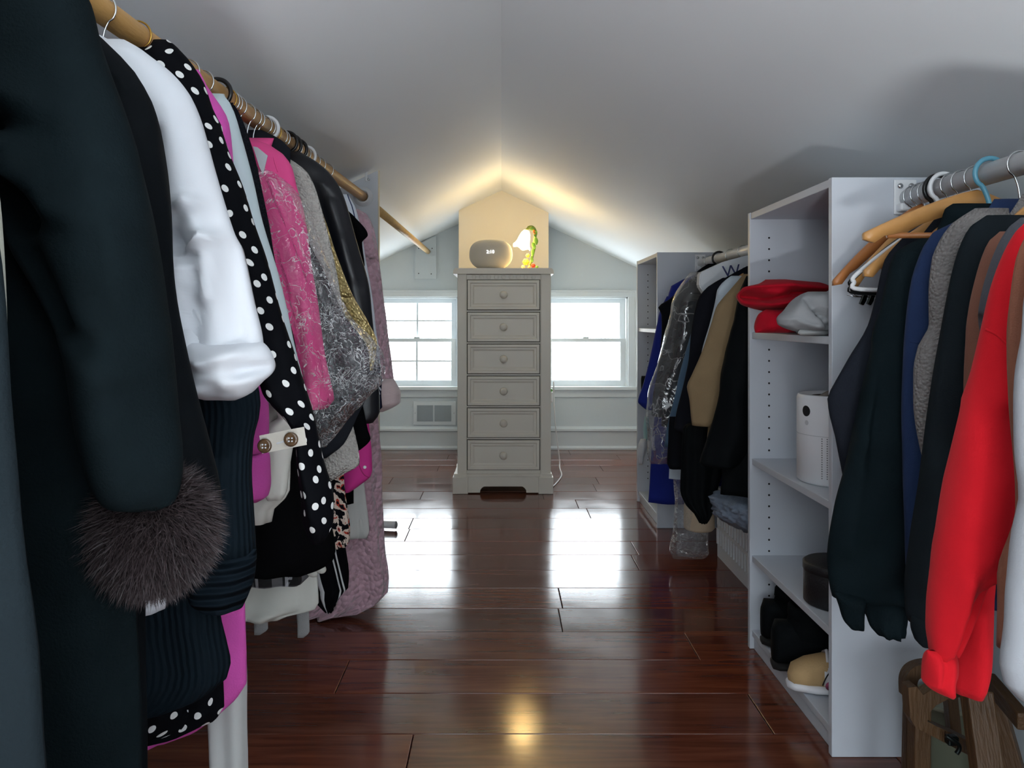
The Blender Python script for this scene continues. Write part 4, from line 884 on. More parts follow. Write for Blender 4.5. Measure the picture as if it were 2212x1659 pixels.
ms = garment('magenta_shirt', 'magenta cotton shirt with a buttoned cuff showing under the fleece', 'shirt', 2.112, c_mag, LX, 1,
        [(560, 640, 740), (700, 660, 770), (900, 700, 795), (955, 715, 800)], hw=.13, ztip=1.12, ztop=1.28, hem=.70, seed=28, ts=.018, t=.016, fold=(7, .004), wr=(9, .004))
mcf = loft('cuff', [(948, 735, 800), (980, 735, 803), (1015, 735, 804), (1030, 735, 800), (1045, 736, 782), (1062, 738, 758)], 2.085, .026, c_mag, ms, True, 16, 30, (3, .001), (9, .003), 'open', 'round', 29)
lathe('button', [(.001, 0), (.0045, 0), (.0045, -.002), (.001, -.002)], onto(mcf, 788, 1009), wplast_m, ms, 12, 'y')
seam('cuff_edge', [(772, 985), (777, 1008), (786, 1025), (796, 1031)], mcf, .0012, M('magenta_edge', (150, 30, 96), .8), ms)
hangL(2.112, 'wire', 'magenta shirt', .13)
garment('black_shift', 'black shift dress with a pointed cap sleeve next to the satin jacket', 'dress', 2.17, c_skirt, LX, 1,
        [(450, 690, 748), (470, 700, 768), (508, 710, 794), (524, 715, 782), (540, 720, 784), (574, 725, 789), (582, 730, 772)], hw=.12, ztip=PZ(520, 2.17), ztop=PZ(430, 2.17), hem=PZ(1088, 2.17), hhem=.18, seed=30, ts=.018, t=.024)
hangL(2.17, 'wire', 'black shift dress', .13)
kj = garment('navy_knit', 'navy knit top with white striped cuff', 'top', 2.24, c_navy, LX, 1,
        [(520, 700, 760), (580, 715, 788), (650, 730, 797), (760, 760, 812), (820, 785, 824), (850, 792, 822), (880, 800, 824), (888, 806, 816)], hw=.13, ztip=1.16, ztop=1.30, hem=.62, seed=31, ts=.022, t=.022)
for k in range(4): seam('cuff_stripe', [(806+k*4.5, 846-k*3), (809+k*4.5, 852-k*3), (812+k*4, 858-k*3)], kid(kj, 'sleeve'), .0022, c_white, kj)
hangL(2.24, 'white', 'navy knit top', .13)
garment('striped_shirt', 'pale blue pinstripe shirt between the navy knit and the pink robe', 'shirt', 2.32, c_lstripe, LX, 1,
        [(420, 710, 752), (448, 720, 768), (490, 730, 778), (560, 745, 790), (640, 755, 803), (700, 760, 811), (800, 770, 824), (840, 780, 822)], hw=.13, ztip=PZ(470, 2.32), ztop=PZ(415, 2.32), hem=.66, seed=32, ts=.022, t=.022)
hangL(2.32, 'wire', 'pinstripe shirt', .13)
garment('jersey_dress', 'pale grey jersey dress ending just below the magenta cuff', 'dress', 2.39, c_gwh, LX, 1, None,
        [(480, 680, 720), (520, 650, 750), (800, 660, 765), (1000, 660, 780), (1090, 660, 790), (1150, 664, 797), (1162, 670, 792)], seed=33, t=.02)
hangL(2.39, 'wire', 'pale grey jersey dress', .12)
rb = garment('plush_robe', 'dusty pink quilted plush robe reaching almost to the floor', 'robe', 2.50, c_robe, LX, 1,
        [(452, 735, 775), (462, 735, 792), (480, 738, 803), (500, 742, 810), (560, 750, 818), (640, 762, 827), (700, 775, 833), (760, 785, 839), (830, 795, 848)],
        [(440, 660, 745), (470, 640, 785), (560, 640, 800), (850, 645, 812), (1000, 650, 820), (1100, 650, 823), (1200, 650, 830), (1250, 650, 838), (1282, 650, 837), (1304, 655, 815), (1320, 660, 780), (1328, 670, 720)], seed=34, ts=.040, t=.045, fold=(7, .016), wr=(8, .008), shem='round')
loft('turned_cuff', [(818, 800, 852), (826, 798, 856), (850, 800, 866), (868, 802, 865), (880, 804, 850), (890, 806, 826)], 2.47, .05, c_robec, rb, True, 16, 36, (3, .003), (16, .006), 'round', 'round', 35)
hangL(2.50, 'wood', 'dusty pink robe', .15)
garment('striped_trousers', 'black and white striped trousers hanging behind the white skirt', 'trousers', 1.995, c_bstr, LX, 1, None,
        [(985, 604, 712), (1050, 610, 728), (1180, 620, 746), (1240, 640, 754), (1272, 660, 752), (1290, 675, 735), (1322, 705, 717)], t=.018, seed=36, fold=(6, .008), hang=1.989)
hangL(1.989, 'wire', 'striped trousers', .04)
garment('floral_top', 'black blouse with a red and cream flower print beside the polka sleeve', 'blouse', 1.892, c_flor, LX, 1, None,
        [(850, 600, 690), (1000, 640, 742), (1080, 660, 746), (1150, 680, 754), (1172, 690, 752), (1180, 712, 745)], t=.018, seed=37, hang=1.859)
hangL(1.859, 'wire', 'flower print blouse', .04)
wsK = garment('white_skirt', 'off-white skirt hanging below the plaid hem', 'skirt', 1.755, c_cream, LX, 1, None,
        [(1130, 470, 664), (1170, 468, 671), (1240, 455, 683), (1300, 450, 687), (1315, 455, 680), (1330, 470, 620), (1338, 490, 600)], t=.022, seed=38, fold=(6, .007), hang=1.752)
hangL(1.752, 'wire', 'off-white skirt', .04)
pl = garment('plaid_shirt', 'grey and black plaid shirt hem below the black skirt', 'shirt', 1.655, c_plaid, LX, 1, None,
        [(900, 470, 620), (1100, 460, 655), (1205, 455, 668), (1244, 460, 668), (1264, 480, 650)], t=.017, seed=39, fold=(7, .006), hang=1.650)
for (x_, y_, r_) in ((674, 1236, .013), (692, 1228, .013)):
    bm = bmesh.new(); bmesh.ops.create_uvsphere(bm, u_segments=14, v_segments=10, radius=1, matrix=Matrix.Translation(P(x_, y_, 1.63)) @ Matrix.Rotation(.5, 4, 'Y') @ Matrix.Diagonal((r_, r_*.6, r_*.75, 1))); bmobj('bow_loop', bm, c_cream, pl, True)
hangL(1.650, 'wire', 'plaid shirt', .04)
# empty hangers' hooks already on the rail above the gap
for k, D in enumerate((1.622, 1.587, 1.868, 2.081, 2.140, 2.205)):
    hanger(D, LX, zrodL(D), ('wire', 'gold', 'white', 'black', 'black', 'wire')[k], ('slim chrome wire hanger left empty among the packed dresses', 'slim brass wire hanger left empty among the packed dresses', 'thick white plastic hanger left empty among the packed dresses', 'black plastic hanger left empty just behind the satin jacket', 'black plastic hanger left empty by the black shift dress', 'slim chrome wire hanger left empty beside the navy knit')[k], 'empty hangers on the pine rail', .0185, 1, .085, .04, .03)

# ================================================================== RIGHT NEAR RAIL
c_char = cloth('charcoal_fleece', (36, 40, 48), bs=200, bst=.3, var=.2)
c_blk = cloth('black_fleece', (21, 31, 35), bs=200, bst=.35, var=.3)
c_nav2 = cloth('navy_fleece', (34, 50, 84), bs=200, bst=.3)
c_heath = voronoi_bump(cloth('heather_fuzzy', (124, 120, 118), .95), 200, .8, .005)
c_zip = cloth('black_zip_fleece', (28, 34, 38), bs=200, bst=.3, var=.2)
c_brn = cloth('rust_brown', (124, 84, 70), bs=200, bst=.3)
c_dgry = cloth('dark_heather', (78, 80, 86), bs=240, bst=.4, var=.25)
c_red = cloth('scarlet_fleece', (206, 26, 38), bs=200, bst=.2, var=.06)
c_brn2 = cloth('cocoa_brown', (136, 88, 70), bs=200, bst=.3)
c_lgry = cloth('pale_grey_linen', (158, 161, 166), .85, 160, .2, .06)
def hangR(D, kind, desc): return hanger(D, RX, ZR, kind, '%s hanger inside the %s' % ({'wood': 'pale wooden', 'oak': 'brown wooden', 'white': 'white plastic', 'blue': 'light blue plastic', 'wire': 'chrome wire'}[kind], desc), 'hangers on the sweatshirt rail', .0195, -1, .05, .075, .045, inner=.12, bar=False)
def sweat(name, label, D, mat, sleeve, hem, ztop, ztip, hw=.17, seed=40, **kw):
    return garment(name, label, 'sweatshirt', D, mat, RX, -1, sleeve, None, hw, ztip, ztop, hem, kw.pop('hhem', hw), inner=.15, mk=.55, seed=seed, **kw)
sweat('navy_sweatshirt', 'charcoal navy sweatshirt with a bent elbow, nearest the bare hangers', 1.488, c_char,
      [(505, 1960, 2010), (560, 1915, 2020), (640, 1895, 2010), (700, 1878, 2000), (780, 1832, 1990), (830, 1803, 1970), (862, 1789, 1950), (895, 1793, 1940), (950, 1808, 1930), (1040, 1826, 1930), (1200, 1840, 1930)], .50, PZ(460, 1.488), PZ(560, 1.488), hw=.11, ts=.030, t=.026, fold=(7, .005), wr=(9, .004), seed=41)
hangR(1.488, 'wood', 'charcoal navy sweatshirt')
bs = sweat('hooded_sweatshirt', 'black hooded sweatshirt with a broad sleeve covering the tower side', 1.405, c_blk,
      [(515, 1985, 2040), (545, 1935, 2040), (600, 1918, 2030), (760, 1884, 2020), (900, 1852, 2010), (1000, 1828, 2000), (1100, 1803, 1995), (1200, 1791, 1990), (1260, 1796, 1990), (1290, 1803, 1985)], .44, PZ(470, 1.405), PZ(560, 1.405), hw=.13, ts=.040, t=.028, fold=(7, .006), wr=(9, .004), seed=42, n=50,
      creases=[(1890, 760, 1850, 950, .010, .014), (1850, 950, 1815, 1180, .012, .014), (1900, 700, 1870, 1000, .012, -.012), (1935, 1150, 1900, 1230, .014, .012), (1960, 1180, 1930, 1290, .010, .012)])
loft('cuff', [(1280, 1802, 1870), (1310, 1812, 1866), (1340, 1822, 1864), (1356, 1836, 1862)], 1.375, .03, c_blk, bs, True, 14, 30, (4, .003), (12, .004), 'open', 'round', 43)
loft('waistband', [(1285, 1860, 1960), (1320, 1868, 1955), (1350, 1880, 1950), (1372, 1900, 1945)], 1.40, .03, c_blk, bs, True, 14, 30, (7, .006), (14, .006), 'open', 'round', 44)
loft('hood', [(440, 2058, 2150), (452, 2040, 2172), (475, 2033, 2170), (500, 2030, 2140), (520, 2030, 2090)], 1.385, .03, c_blk, bs, True, 20, 40, (3, .006), (16, .008), 'round', 'round', 45, [(2060, 480, 2120, 460, .008, .012), (2060, 505, 2100, 480, .008, -.014)])
hangR(1.405, 'blue', 'black hooded sweatshirt')
nv = sweat('blue_sweatshirt', 'navy blue sweatshirt between two black ones', 1.322, c_nav2,
      [(480, 2060, 2110), (500, 2020, 2110), (545, 1992, 2100), (600, 1972, 2090), (680, 1960, 2080), (760, 1954, 2070), (900, 1949, 2060), (1000, 1952, 2060), (1150, 1958, 2060), (1300, 1968, 2050), (1350, 1985, 2040)], .46, PZ(430, 1.322), PZ(540, 1.322), hw=.10, ts=.026, t=.024, fold=(7, .005), wr=(9, .004), seed=46)
seam('shoulder_seam', [(1951, 728), (1966, 738), (1985, 741)], kid(nv, 'sleeve'), .0018, c_nav2, nv)
hangR(1.322, 'oak', 'navy blue sweatshirt')
gh = sweat('fuzzy_pullover', 'heather grey fuzzy pullover', 1.253, c_heath,
      [(450, 2105, 2170), (480, 2060, 2160), (520, 2030, 2150), (560, 2014, 2140), (640, 2009, 2120), (700, 2010, 2120), (750, 1988, 2110), (800, 1979, 2100), (860, 1978, 2100), (920, 1984, 2090), (955, 1992, 2080), (1060, 2020, 2080)], .55, PZ(420, 1.253), PZ(520, 1.253), hw=.10, ts=.026, t=.024, fold=(7, .004), seed=47, wr=(14, .006))
hangR(1.253, 'wood', 'heather grey pullover')
zs = sweat('zip_hoodie', 'black fleece hoodie with a long tapering sleeve beside the red one', 1.186, c_zip,
      [(465, 2130, 2190), (490, 2095, 2190), (520, 2078, 2180), (560, 2064, 2170), (620, 2050, 2160), (740, 2030, 2150), (900, 2006, 2130), (1000, 1993, 2110), (1080, 1983, 2100), (1180, 1970, 2090), (1260, 1961, 2080), (1320, 1963, 2060), (1345, 1970, 2040)], .48, PZ(440, 1.186), PZ(520, 1.186), hw=.11, ts=.026, t=.024, fold=(7, .005), wr=(9, .004), seed=48, n=46,
      creases=[(2040, 640, 2010, 900, .006, .006), (2000, 1000, 1975, 1250, .012, .012)])
loft('cuff', [(1330, 1970, 2020), (1360, 1972, 2018), (1385, 1980, 2012), (1395, 1990, 2006)], 1.165, .026, c_zip, zs, True, 12, 28, (4, .002), (12, .003), 'open', 'round', 49)
hangR(1.186, 'wood', 'black zip hoodie')
sweat('brown_sweatshirt', 'rust brown sweatshirt with only the shoulder and upper sleeve showing', 1.118, c_brn,
      [(500, 2160, 2215), (520, 2138, 2215), (560, 2120, 2210), (600, 2108, 2205), (660, 2094, 2200), (720, 2087, 2190), (800, 2086, 2180), (1000, 2090, 2170), (1100, 2095, 2160)], .50, PZ(470, 1.118), PZ(530, 1.118), hw=.10, ts=.022, t=.020, fold=(7, .004), wr=(9, .003), seed=50)
hangR(1.118, 'oak', 'rust brown sweatshirt')
sweat('dark_heather_tee', 'dark grey heather top tucked between the rust and red sweatshirts', 1.055, c_dgry,
      [(470, 2205, 2260), (490, 2180, 2260), (530, 2155, 2250), (580, 2135, 2245), (640, 2118, 2240), (682, 2112, 2235), (760, 2125, 2225), (1000, 2140, 2220)], .55, PZ(440, 1.055), PZ(520, 1.055), hw=.10, ts=.020, t=.020, fold=(7, .004), wr=(9, .003), seed=51)
hangR(1.055, 'white', 'dark heather top')
rs = sweat('red_sweatshirt', 'bright red sweatshirt with a full hanging sleeve', .98, c_red,
      [(478, 2215, 2260), (500, 2196, 2255), (550, 2172, 2245), (620, 2148, 2215), (690, 2130, 2190), (800, 2104, 2184), (900, 2081, 2186), (1000, 2062, 2194), (1100, 2043, 2197), (1150, 2036, 2194), (1200, 2030, 2165), (1260, 2022, 2126), (1320, 2012, 2098), (1370, 2008, 2080), (1400, 2012, 2070), (1416, 2014, 2064)], .56, PZ(450, .98), PZ(540, .98), hw=.09, ts=.046, t=.028, seed=52, n=64, sdy=-.02,
      creases=[(2052, 1240, 2040, 1400, .008, .012), (2110, 1260, 2070, 1330, .008, -.014), (2070, 1330, 2050, 1410, .008, -.016), (2150, 1180, 2100, 1250, .006, .010), (2070, 700, 2050, 1100, .02, .008)])
loft('cuff', [(1405, 2004, 2062), (1425, 2002, 2066), (1450, 2000, 2066), (1475, 2000, 2062), (1490, 2014, 2060), (1503, 2040, 2056)], .952, .026, c_red, rs, True, 18, 32, (3, .004), (14, .004), 'open', 'round', 53, [(2030, 1420, 2022, 1480, .005, -.010)])
seam('shoulder_seam', [(2113, 703), (2130, 712), (2152, 722), (2172, 740), (2186, 760)], kid(rs, 'sleeve'), .0018, c_red, rs)
loft('lower_sleeve', [(1180, 2090, 2150), (1300, 2080, 2140), (1400, 2070, 2140), (1430, 2066, 2138), (1480, 2062, 2128), (1498, 2066, 2120)], 1.005, .026, c_red, rs, True, 16, 28, (3, .004), (10, .004), 'open', 'round', 54)
hangR(.98, 'wood', 'bright red sweatshirt')
b2 = sweat('cocoa_sweatshirt', 'cocoa brown sweatshirt beside the bright red sleeve', .885, c_brn2,
      [(480, 2240, 2300), (510, 2215, 2310), (560, 2195, 2310), (640, 2183, 2310), (720, 2176, 2300), (900, 2186, 2300), (1100, 2200, 2290), (1250, 2160, 2280), (1400, 2160, 2270)], .50, PZ(440, .885), PZ(540, .885), hw=.09, ts=.020, t=.020, fold=(7, .004), wr=(9, .003), seed=55)
hangR(.885, 'oak', 'cocoa brown sweatshirt')
lg_ = sweat('grey_shirt', 'pale grey crumpled linen shirt at the near end of the sweatshirt rail', .82, c_lgry,
      [(400, 2330, 2420), (470, 2270, 2420), (560, 2235, 2420), (700, 2207, 2400), (800, 2202, 2400), (1000, 2203, 2400), (1080, 2210, 2390), (1150, 2196, 2380), (1300, 2182, 2370), (1400, 2172, 2360), (1440, 2168, 2355), (1480, 2176, 2350), (1515, 2212, 2340), (1540, 2250, 2330)], .50, PZ(330, .82), PZ(470, .82), hw=.14, ts=.030, t=.020, fold=(7, .004), seed=56, wr=(18, .007))
hangR(.82, 'wire', 'pale grey linen shirt')
# bare hangers next to the tower
def bare(D, kind, label, xe, ye, xn, yn, yaw=0.0, **kw):
    """empty hanger whose aisle end shows at (xe,ye) and neck at (xn,yn)"""
    zn = PZ(yn, D); sp_ = RX-PX(xe, D); return hanger(D, RX, ZR, kind, label, None, .0195, -1, ZR-.0195-zn, sp_, zn-PZ(ye, D), inner=.15, yawdy=yaw, **kw)
bare(1.636, 'oak', 'brown wooden hanger left empty right beside the tower', 1790, 618, 1990, 452, bar=False)
bare(1.608, 'wood', 'chipped pale wooden hanger left empty, second from the tower', 1826, 622, 2000, 462, bar=False)
bare(1.573, 'black', 'black plastic hanger left empty among the wooden ones', 1839, 600, 2002, 470)
bare(1.552, 'white', 'white plastic hanger left empty among the wooden ones', 1845, 592, 2016, 470)
bare(1.524, 'wood', 'pale wooden hanger left empty in front of the white plastic one', 1855, 598, 2035, 466)
bare(1.446, 'wood', 'pale wooden hanger with a raised arm, hung over the charcoal navy sweatshirt', 1853, 520, 2090, 424)
CK = 1.664
ck = thing('clip_hanger', 'chrome trouser hanger with two dark clips behind the empty wooden hangers', 'hanger', (RX, CK, ZR-.12))
zc = PZ(641, CK); xc0, xc1 = PX(1830, CK), 2*RX-PX(1830, CK)
tube('hook', smoothcurve(hook_pts(RX, CK, ZR, .0195, -1, zc), 3), .0015, chrome_m, ck, 8)
tube('rail', [(xc0, CK, zc+.004), (xc0+.02, CK, zc), (RX, CK, zc), (xc1-.02, CK, zc), (xc1, CK, zc+.004)], .0016, chrome_m, ck, 8)
tube('wire', smoothcurve([P(1843, 620, CK), P(1845, 636, CK), P(1858, 640, CK), P(1866, 634, CK), P(1865, 618, CK)], 5), .0012, chrome_m, ck, 6)
gm = M('gunmetal', (70, 74, 70), .25, 1)
for (dx) in (0, 16):
    patch('clip', [(1866+dx, 636), (1876+dx, 634), (1872+dx, 650), (1866+dx, 660), (1858+dx, 656)], CK-.004, .008, gm, ck, .001)

# ================================================================== SUITS BETWEEN TOWERS
FX = .905
c_roy = cloth('royal_blue', (30, 44, 132), .7, 200, .1, .12)
c_suit = cloth('black_suit', (19, 20, 24), .8, 240, .15)
c_suit2 = cloth('dark_pinstripe', (26, 27, 33), .8, 240, .2)
c_teal = cloth('steel_blue', (84, 110, 134), .8)
c_ltblue = cloth('light_blue_shirt', (198, 210, 220), .8)
c_tan = cloth('camel_wool', (146, 124, 94), .9, 200, .3)
c_par = cloth('black_parka', (16, 19, 21), .65, 60, .25)
film2 = plastic_film('garment_film', gloss=.07, scale=11, milky=.06, crease=.28)
paper = M('hanger_paper', (214, 218, 222), .7)
def hangF(D, kind, desc): return hanger(D, FX, ZR-.005, kind, '%s hanger inside the %s' % ({'wood': 'wooden', 'oak': 'wooden', 'wire': 'wire', 'white': 'white plastic', 'black': 'black plastic'}[kind], desc), 'hangers on the suit rail', .0195, -1, .05, .085, .05, inner=.12, bar=False)
def suit(name, label, cat, D, mat, sleeve, hem, ztop, ztip, hw=.15, seed=60, **kw):
    return garment(name, label, cat, D, mat, FX, -1, sleeve, None, hw, ztip, ztop, hem, kw.pop('hhem', hw), inner=.13, mk=.5, seed=seed, **kw)
suit('blue_gown', 'long royal blue gown hanging nearest the far tower', 'dress', 3.42, c_roy, [(640, 1440, 1470), (668, 1426, 1465), (700, 1418, 1460), (760, 1406, 1450), (830, 1390, 1440), (868, 1379, 1425), (885, 1396, 1415)], .15, PZ(590, 3.42), PZ(640, 3.42), hw=.20, hhem=.262, ts=.026, t=.05, seed=61)
hangF(3.42, 'wire', 'royal blue gown')
suit('short_jacket', 'short black jacket with a puffed shoulder next to the blue gown', 'jacket', 3.27, c_suit, [(596, 1500, 1530), (622, 1470, 1525), (645, 1448, 1520), (664, 1423, 1510), (680, 1430, 1500), (760, 1426, 1500), (850, 1412, 1490), (900, 1408, 1470)], .62, PZ(570, 3.27), PZ(630, 3.27), hw=.19, seed=62, ts=.03, t=.03)
hangF(3.27, 'black', 'short black jacket')
bk = suit('bagged_suit', 'black suit sealed in a long clear garment bag', 'suit', 3.10, c_suit, [(610, 1500, 1560), (650, 1472, 1550), (700, 1462, 1540), (780, 1450, 1530), (860, 1432, 1500), (920, 1428, 1480)], .58, PZ(580, 3.10), PZ(640, 3.10), hw=.15, seed=63, ts=.034, t=.03)
hangF(3.10, 'wire', 'bagged black suit')
fb = thing('garment_bag', 'long clear garment bag with bright wrinkles over the black suit', 'garment bag', (FX, 3.1, .4))
loft('film', [(588, 1490, 1600), (612, 1472, 1600), (650, 1452, 1590), (700, 1441, 1580), (750, 1430, 1570), (800, 1414, 1560), (850, 1401, 1550), (900, 1397, 1540), (950, 1400, 1540), (985, 1404, 1540), (1002, 1410, 1530)], 3.08, .075, film2, fb, True, 56, 48, (9, .008), (18, .012), 'round', 'round', 64)
suit('blue_shirt', 'steel blue shirt between the bagged suit and the dark suit', 'shirt', 2.94, c_teal, [(640, 1520, 1560), (760, 1480, 1540), (850, 1458, 1520), (920, 1442, 1500), (965, 1436, 1480)], .46, PZ(590, 2.94), PZ(650, 2.94), hw=.13, seed=65, ts=.024, t=.024)
hangF(2.94, 'wire', 'steel blue shirt')
pcv = thing('paper_cover', 'white paper hanger cover printed with dark blue letters', 'hanger cover', (FX, 2.86, 1.05))
bm = bmesh.new(); pts = [(1508, 590), (1560, 566), (1612, 552), (1660, 552), (1660, 600), (1612, 606), (1570, 620), (1540, 640), (1520, 640), (1506, 618)]
addprism(bm, [(PX(a, 2.86), PZ(b, 2.86)) for a, b in pts], 2.83, 2.875); bmesh.ops.bevel(bm, geom=bm.edges[:], offset=.004, segments=2, affect='EDGES'); bmobj('cover', bm, paper, pcv)
text_mesh('print', 'We', .062, P(1589, 586, 2.828), M('navy_ink', (52, 58, 104), .6), pcv, (math.pi/2, -.12, 0), .0004)
ds = suit('dark_suit', 'dark pinstripe suit with a long straight sleeve', 'suit', 2.76, c_suit2, [(600, 1560, 1620), (620, 1528, 1610), (645, 1508, 1600), (700, 1494, 1590), (780, 1486, 1580), (850, 1470, 1560), (900, 1461, 1540), (925, 1458, 1500), (932, 1462, 1490)], .42, PZ(575, 2.76), PZ(630, 2.76), hw=.17, hhem=.20, seed=66, ts=.03, t=.03)
loft('trousers', [(900, 1446, 1500), (935, 1444, 1500), (1000, 1441, 1498), (1012, 1446, 1490)], 2.79, .024, c_suit, ds, True, 12, 24, (4, .004), (9, .004), 'open', 'round', 67)
hangF(2.76, 'wood', 'dark pinstripe suit')
suit('light_shirt', 'light blue dress shirt showing as a narrow strip beside the camel coat', 'shirt', 2.66, c_ltblue, [(596, 1580, 1620), (612, 1560, 1615), (628, 1549, 1605), (645, 1546, 1600), (700, 1532, 1580), (770, 1513, 1570), (860, 1505, 1560)], .67, PZ(580, 2.66), PZ(630, 2.66), hw=.13, seed=68, ts=.020, t=.020)
hangF(2.66, 'white', 'light blue shirt')
ct = suit('camel_coat', 'camel brown wool coat with a bent sleeve', 'coat', 2.56, c_tan, [(592, 1606, 1650), (612, 1590, 1650), (640, 1566, 1640), (665, 1547, 1630), (700, 1537, 1620), (770, 1513, 1610), (810, 1495, 1600), (836, 1484, 1590), (862, 1489, 1580), (900, 1493, 1560), (919, 1496, 1545)], PZ(958, 2.56), PZ(575, 2.56), PZ(625, 2.56), hw=.19, hhem=.235, seed=69, ts=.034, t=.028)
hangF(2.56, 'oak', 'camel coat')
pk_ = suit('black_parka', 'black quilted parka against the tall tower', 'coat', 2.42, c_par, [(596, 1612, 1660), (630, 1600, 1660), (700, 1584, 1650), (800, 1561, 1640), (900, 1545, 1630), (960, 1527, 1620), (1000, 1516, 1600), (1008, 1524, 1590)], PZ(1068, 2.42), PZ(575, 2.42), PZ(625, 2.42), hw=.20, hhem=.225, seed=70, ts=.04, t=.045, wr=(14, .012), fold=(6, .012))
hangF(2.42, 'black', 'black parka')
garment('black_wrap', 'dark knit wrap trailing below the camel coat', 'wrap', 2.662, c_par, FX, -1, None, [(925, 1476, 1560), (955, 1474, 1560), (1010, 1472, 1560), (1060, 1472, 1550), (1092, 1484, 1540), (1110, 1502, 1535), (1130, 1514, 1524)], t=.026, seed=71, hang=2.699)
hangF(2.699, 'wire', 'dark knit wrap')
# low bags and basket under the suits
bagm = plastic_film('zip_bag_film', (.9, .92, .94), .05, 24, .06, .25)
zb_ = thing('plastic_bag', 'clear plastic bag with a cream cloth roll standing under the suits', 'bag', (PX(1495, 2.98), 2.98, .02))
loft('film', [(1015, 1448, 1484), (1040, 1456, 1490), (1090, 1458, 1520), (1140, 1457, 1530), (1190, 1450, 1532), (1207, 1456, 1520)], 3.0, .05, bagm, zb_, True, 30, 36, (7, .006), (22, .008), 'round', 'round', 72)
lathe('cloth_roll', [(.001, .0), (.05, .001), (.058, .01), (.056, .09), (.050, .12), (.001, .122)], (PX(1510, 2.99), 2.99, .145), cloth('cream_roll', (206, 186, 160)), zb_, 24)
patch('label', [(1446, 1010), (1480, 1014), (1478, 1037), (1445, 1034)], 2.93, .002, c_ltblue, zb_, 0)
bk2 = thing('laundry_basket', 'white plastic laundry basket with slotted sides under the suits', 'basket', (.98, 2.85, 0))
bx0, bx1, by0, by1, bz = .865, 1.095, 2.42, 3.14, .27
box('bottom', bx0+.02, bx1-.02, by0+.02, by1-.02, .0, .012, wplast_m, bk2)
def slotted(nm, fixed, a0, a1, axis):
    bm = bmesh.new(); n_ = max(4, int((a1-a0)/.034)); w_ = (a1-a0)/n_
    def add(u0, u1, z0, z1):
        if axis == 'x': addbox(bm, fixed-.003, fixed+.003, u0, u1, z0, z1)
        else: addbox(bm, u0, u1, fixed-.003, fixed+.003, z0, z1)
    add(a0, a1, 0, .05); add(a0, a1, .112, .126); add(a0, a1, .188, .20)
    for k in range(n_+1):
        u = a0+k*w_; add(u-.006, u+.006, .05, .112); add(u-.006+w_*.5 if k < n_ else u-.006, u+.006+w_*.5 if k < n_ else u+.006, .126, .188)
    add(a0, a1, .20, bz); bmobj(nm, bm, wplast_m, bk2)
slotted('side', bx0, by0, by1, 'x'); slotted('side', bx1, by0, by1, 'x'); slotted('end', by0, bx0, bx1, 'y'); slotted('end', by1, bx0, bx1, 'y')
tube('rim', [(bx0-.004, by0, bz), (bx0-.004, by1, bz), (bx1, by1, bz), (bx1, by0, bz), (bx0-.004, by0, bz)], .008, wplast_m, bk2, 8)
bm = bmesh.new(); bmesh.ops.create_icosphere(bm, subdivisions=4, radius=1)
for v in bm.verts:
    nz_ = noise.noise(v.co*2.2)*.22+noise.noise(v.co*5)*.08; v.co = Vector((v.co.x*.10*(1+nz_), v.co.y*.26*(1+nz_), v.co.z*.085*(1+nz_)))+Vector((.975, 2.82, .125))
lc = bmobj('laundry_heap', bm, ramp_noise_mat('laundry', ((60, 66, 76), (176, 176, 180), (140, 44, 52), (70, 80, 96)), (0, .42, .55, .62), 20), None, True); tag(lc, 'mixed red and grey laundry inside the white basket', 'laundry')
bm = bmesh.new(); bmesh.ops.create_icosphere(bm, subdivisions=5, radius=1)
for v in bm.verts:
    nz_ = noise.noise(v.co*1.8+Vector((3, 1, 0)))*.22+abs(noise.noise(v.co*5))*.16+noise.noise(v.co*11)*.05; v.co = Vector((v.co.x*.125*(1+nz_), v.co.y*.13*(1+nz_), v.co.z*.062*(1+nz_)))+Vector((.81, 2.53, .338))
tag(bmobj('grey_bag', bm, M('grey_bag', (120, 132, 148), .35, bump=(40, .6), var=(9, .3)), None, True), 'crumpled grey-blue plastic sack resting on the laundry basket', 'bag')
# things on the far tower
db = tag(loft('black_pouch', [(772, 1386, 1398), (780, 1385, 1402), (800, 1385, 1402), (820, 1387, 1400)], 4.0, .03, c_par, None, True, 10, 20, (2, .001), (9, .003), 'round', 'round', 73), 'small black pouch leaning inside the far tower', 'pouch')
db.location.z = .545-PZ(820, 4.0)+.0
wt = thing('white_towel', 'white cloth draped over the lower shelf edge of the far tower', 'cloth', (PX(1388, 3.98), 3.98, .3))
loft('fold', [(948, 1384, 1396), (962, 1379, 1398), (985, 1377, 1392), (1004, 1380, 1388)], 3.98, .05, c_white, wt, True, 14, 24, (4, .006), (12, .008), 'round', 'round', 74)
loft('fold', [(900, 1393, 1400), (925, 1390, 1401), (952, 1392, 1400)], 4.0, .03, cloth('aqua_cloth', (160, 196, 200)), wt, True, 12, 20, (3, .004), (12, .006), 'round', 'round', 75)

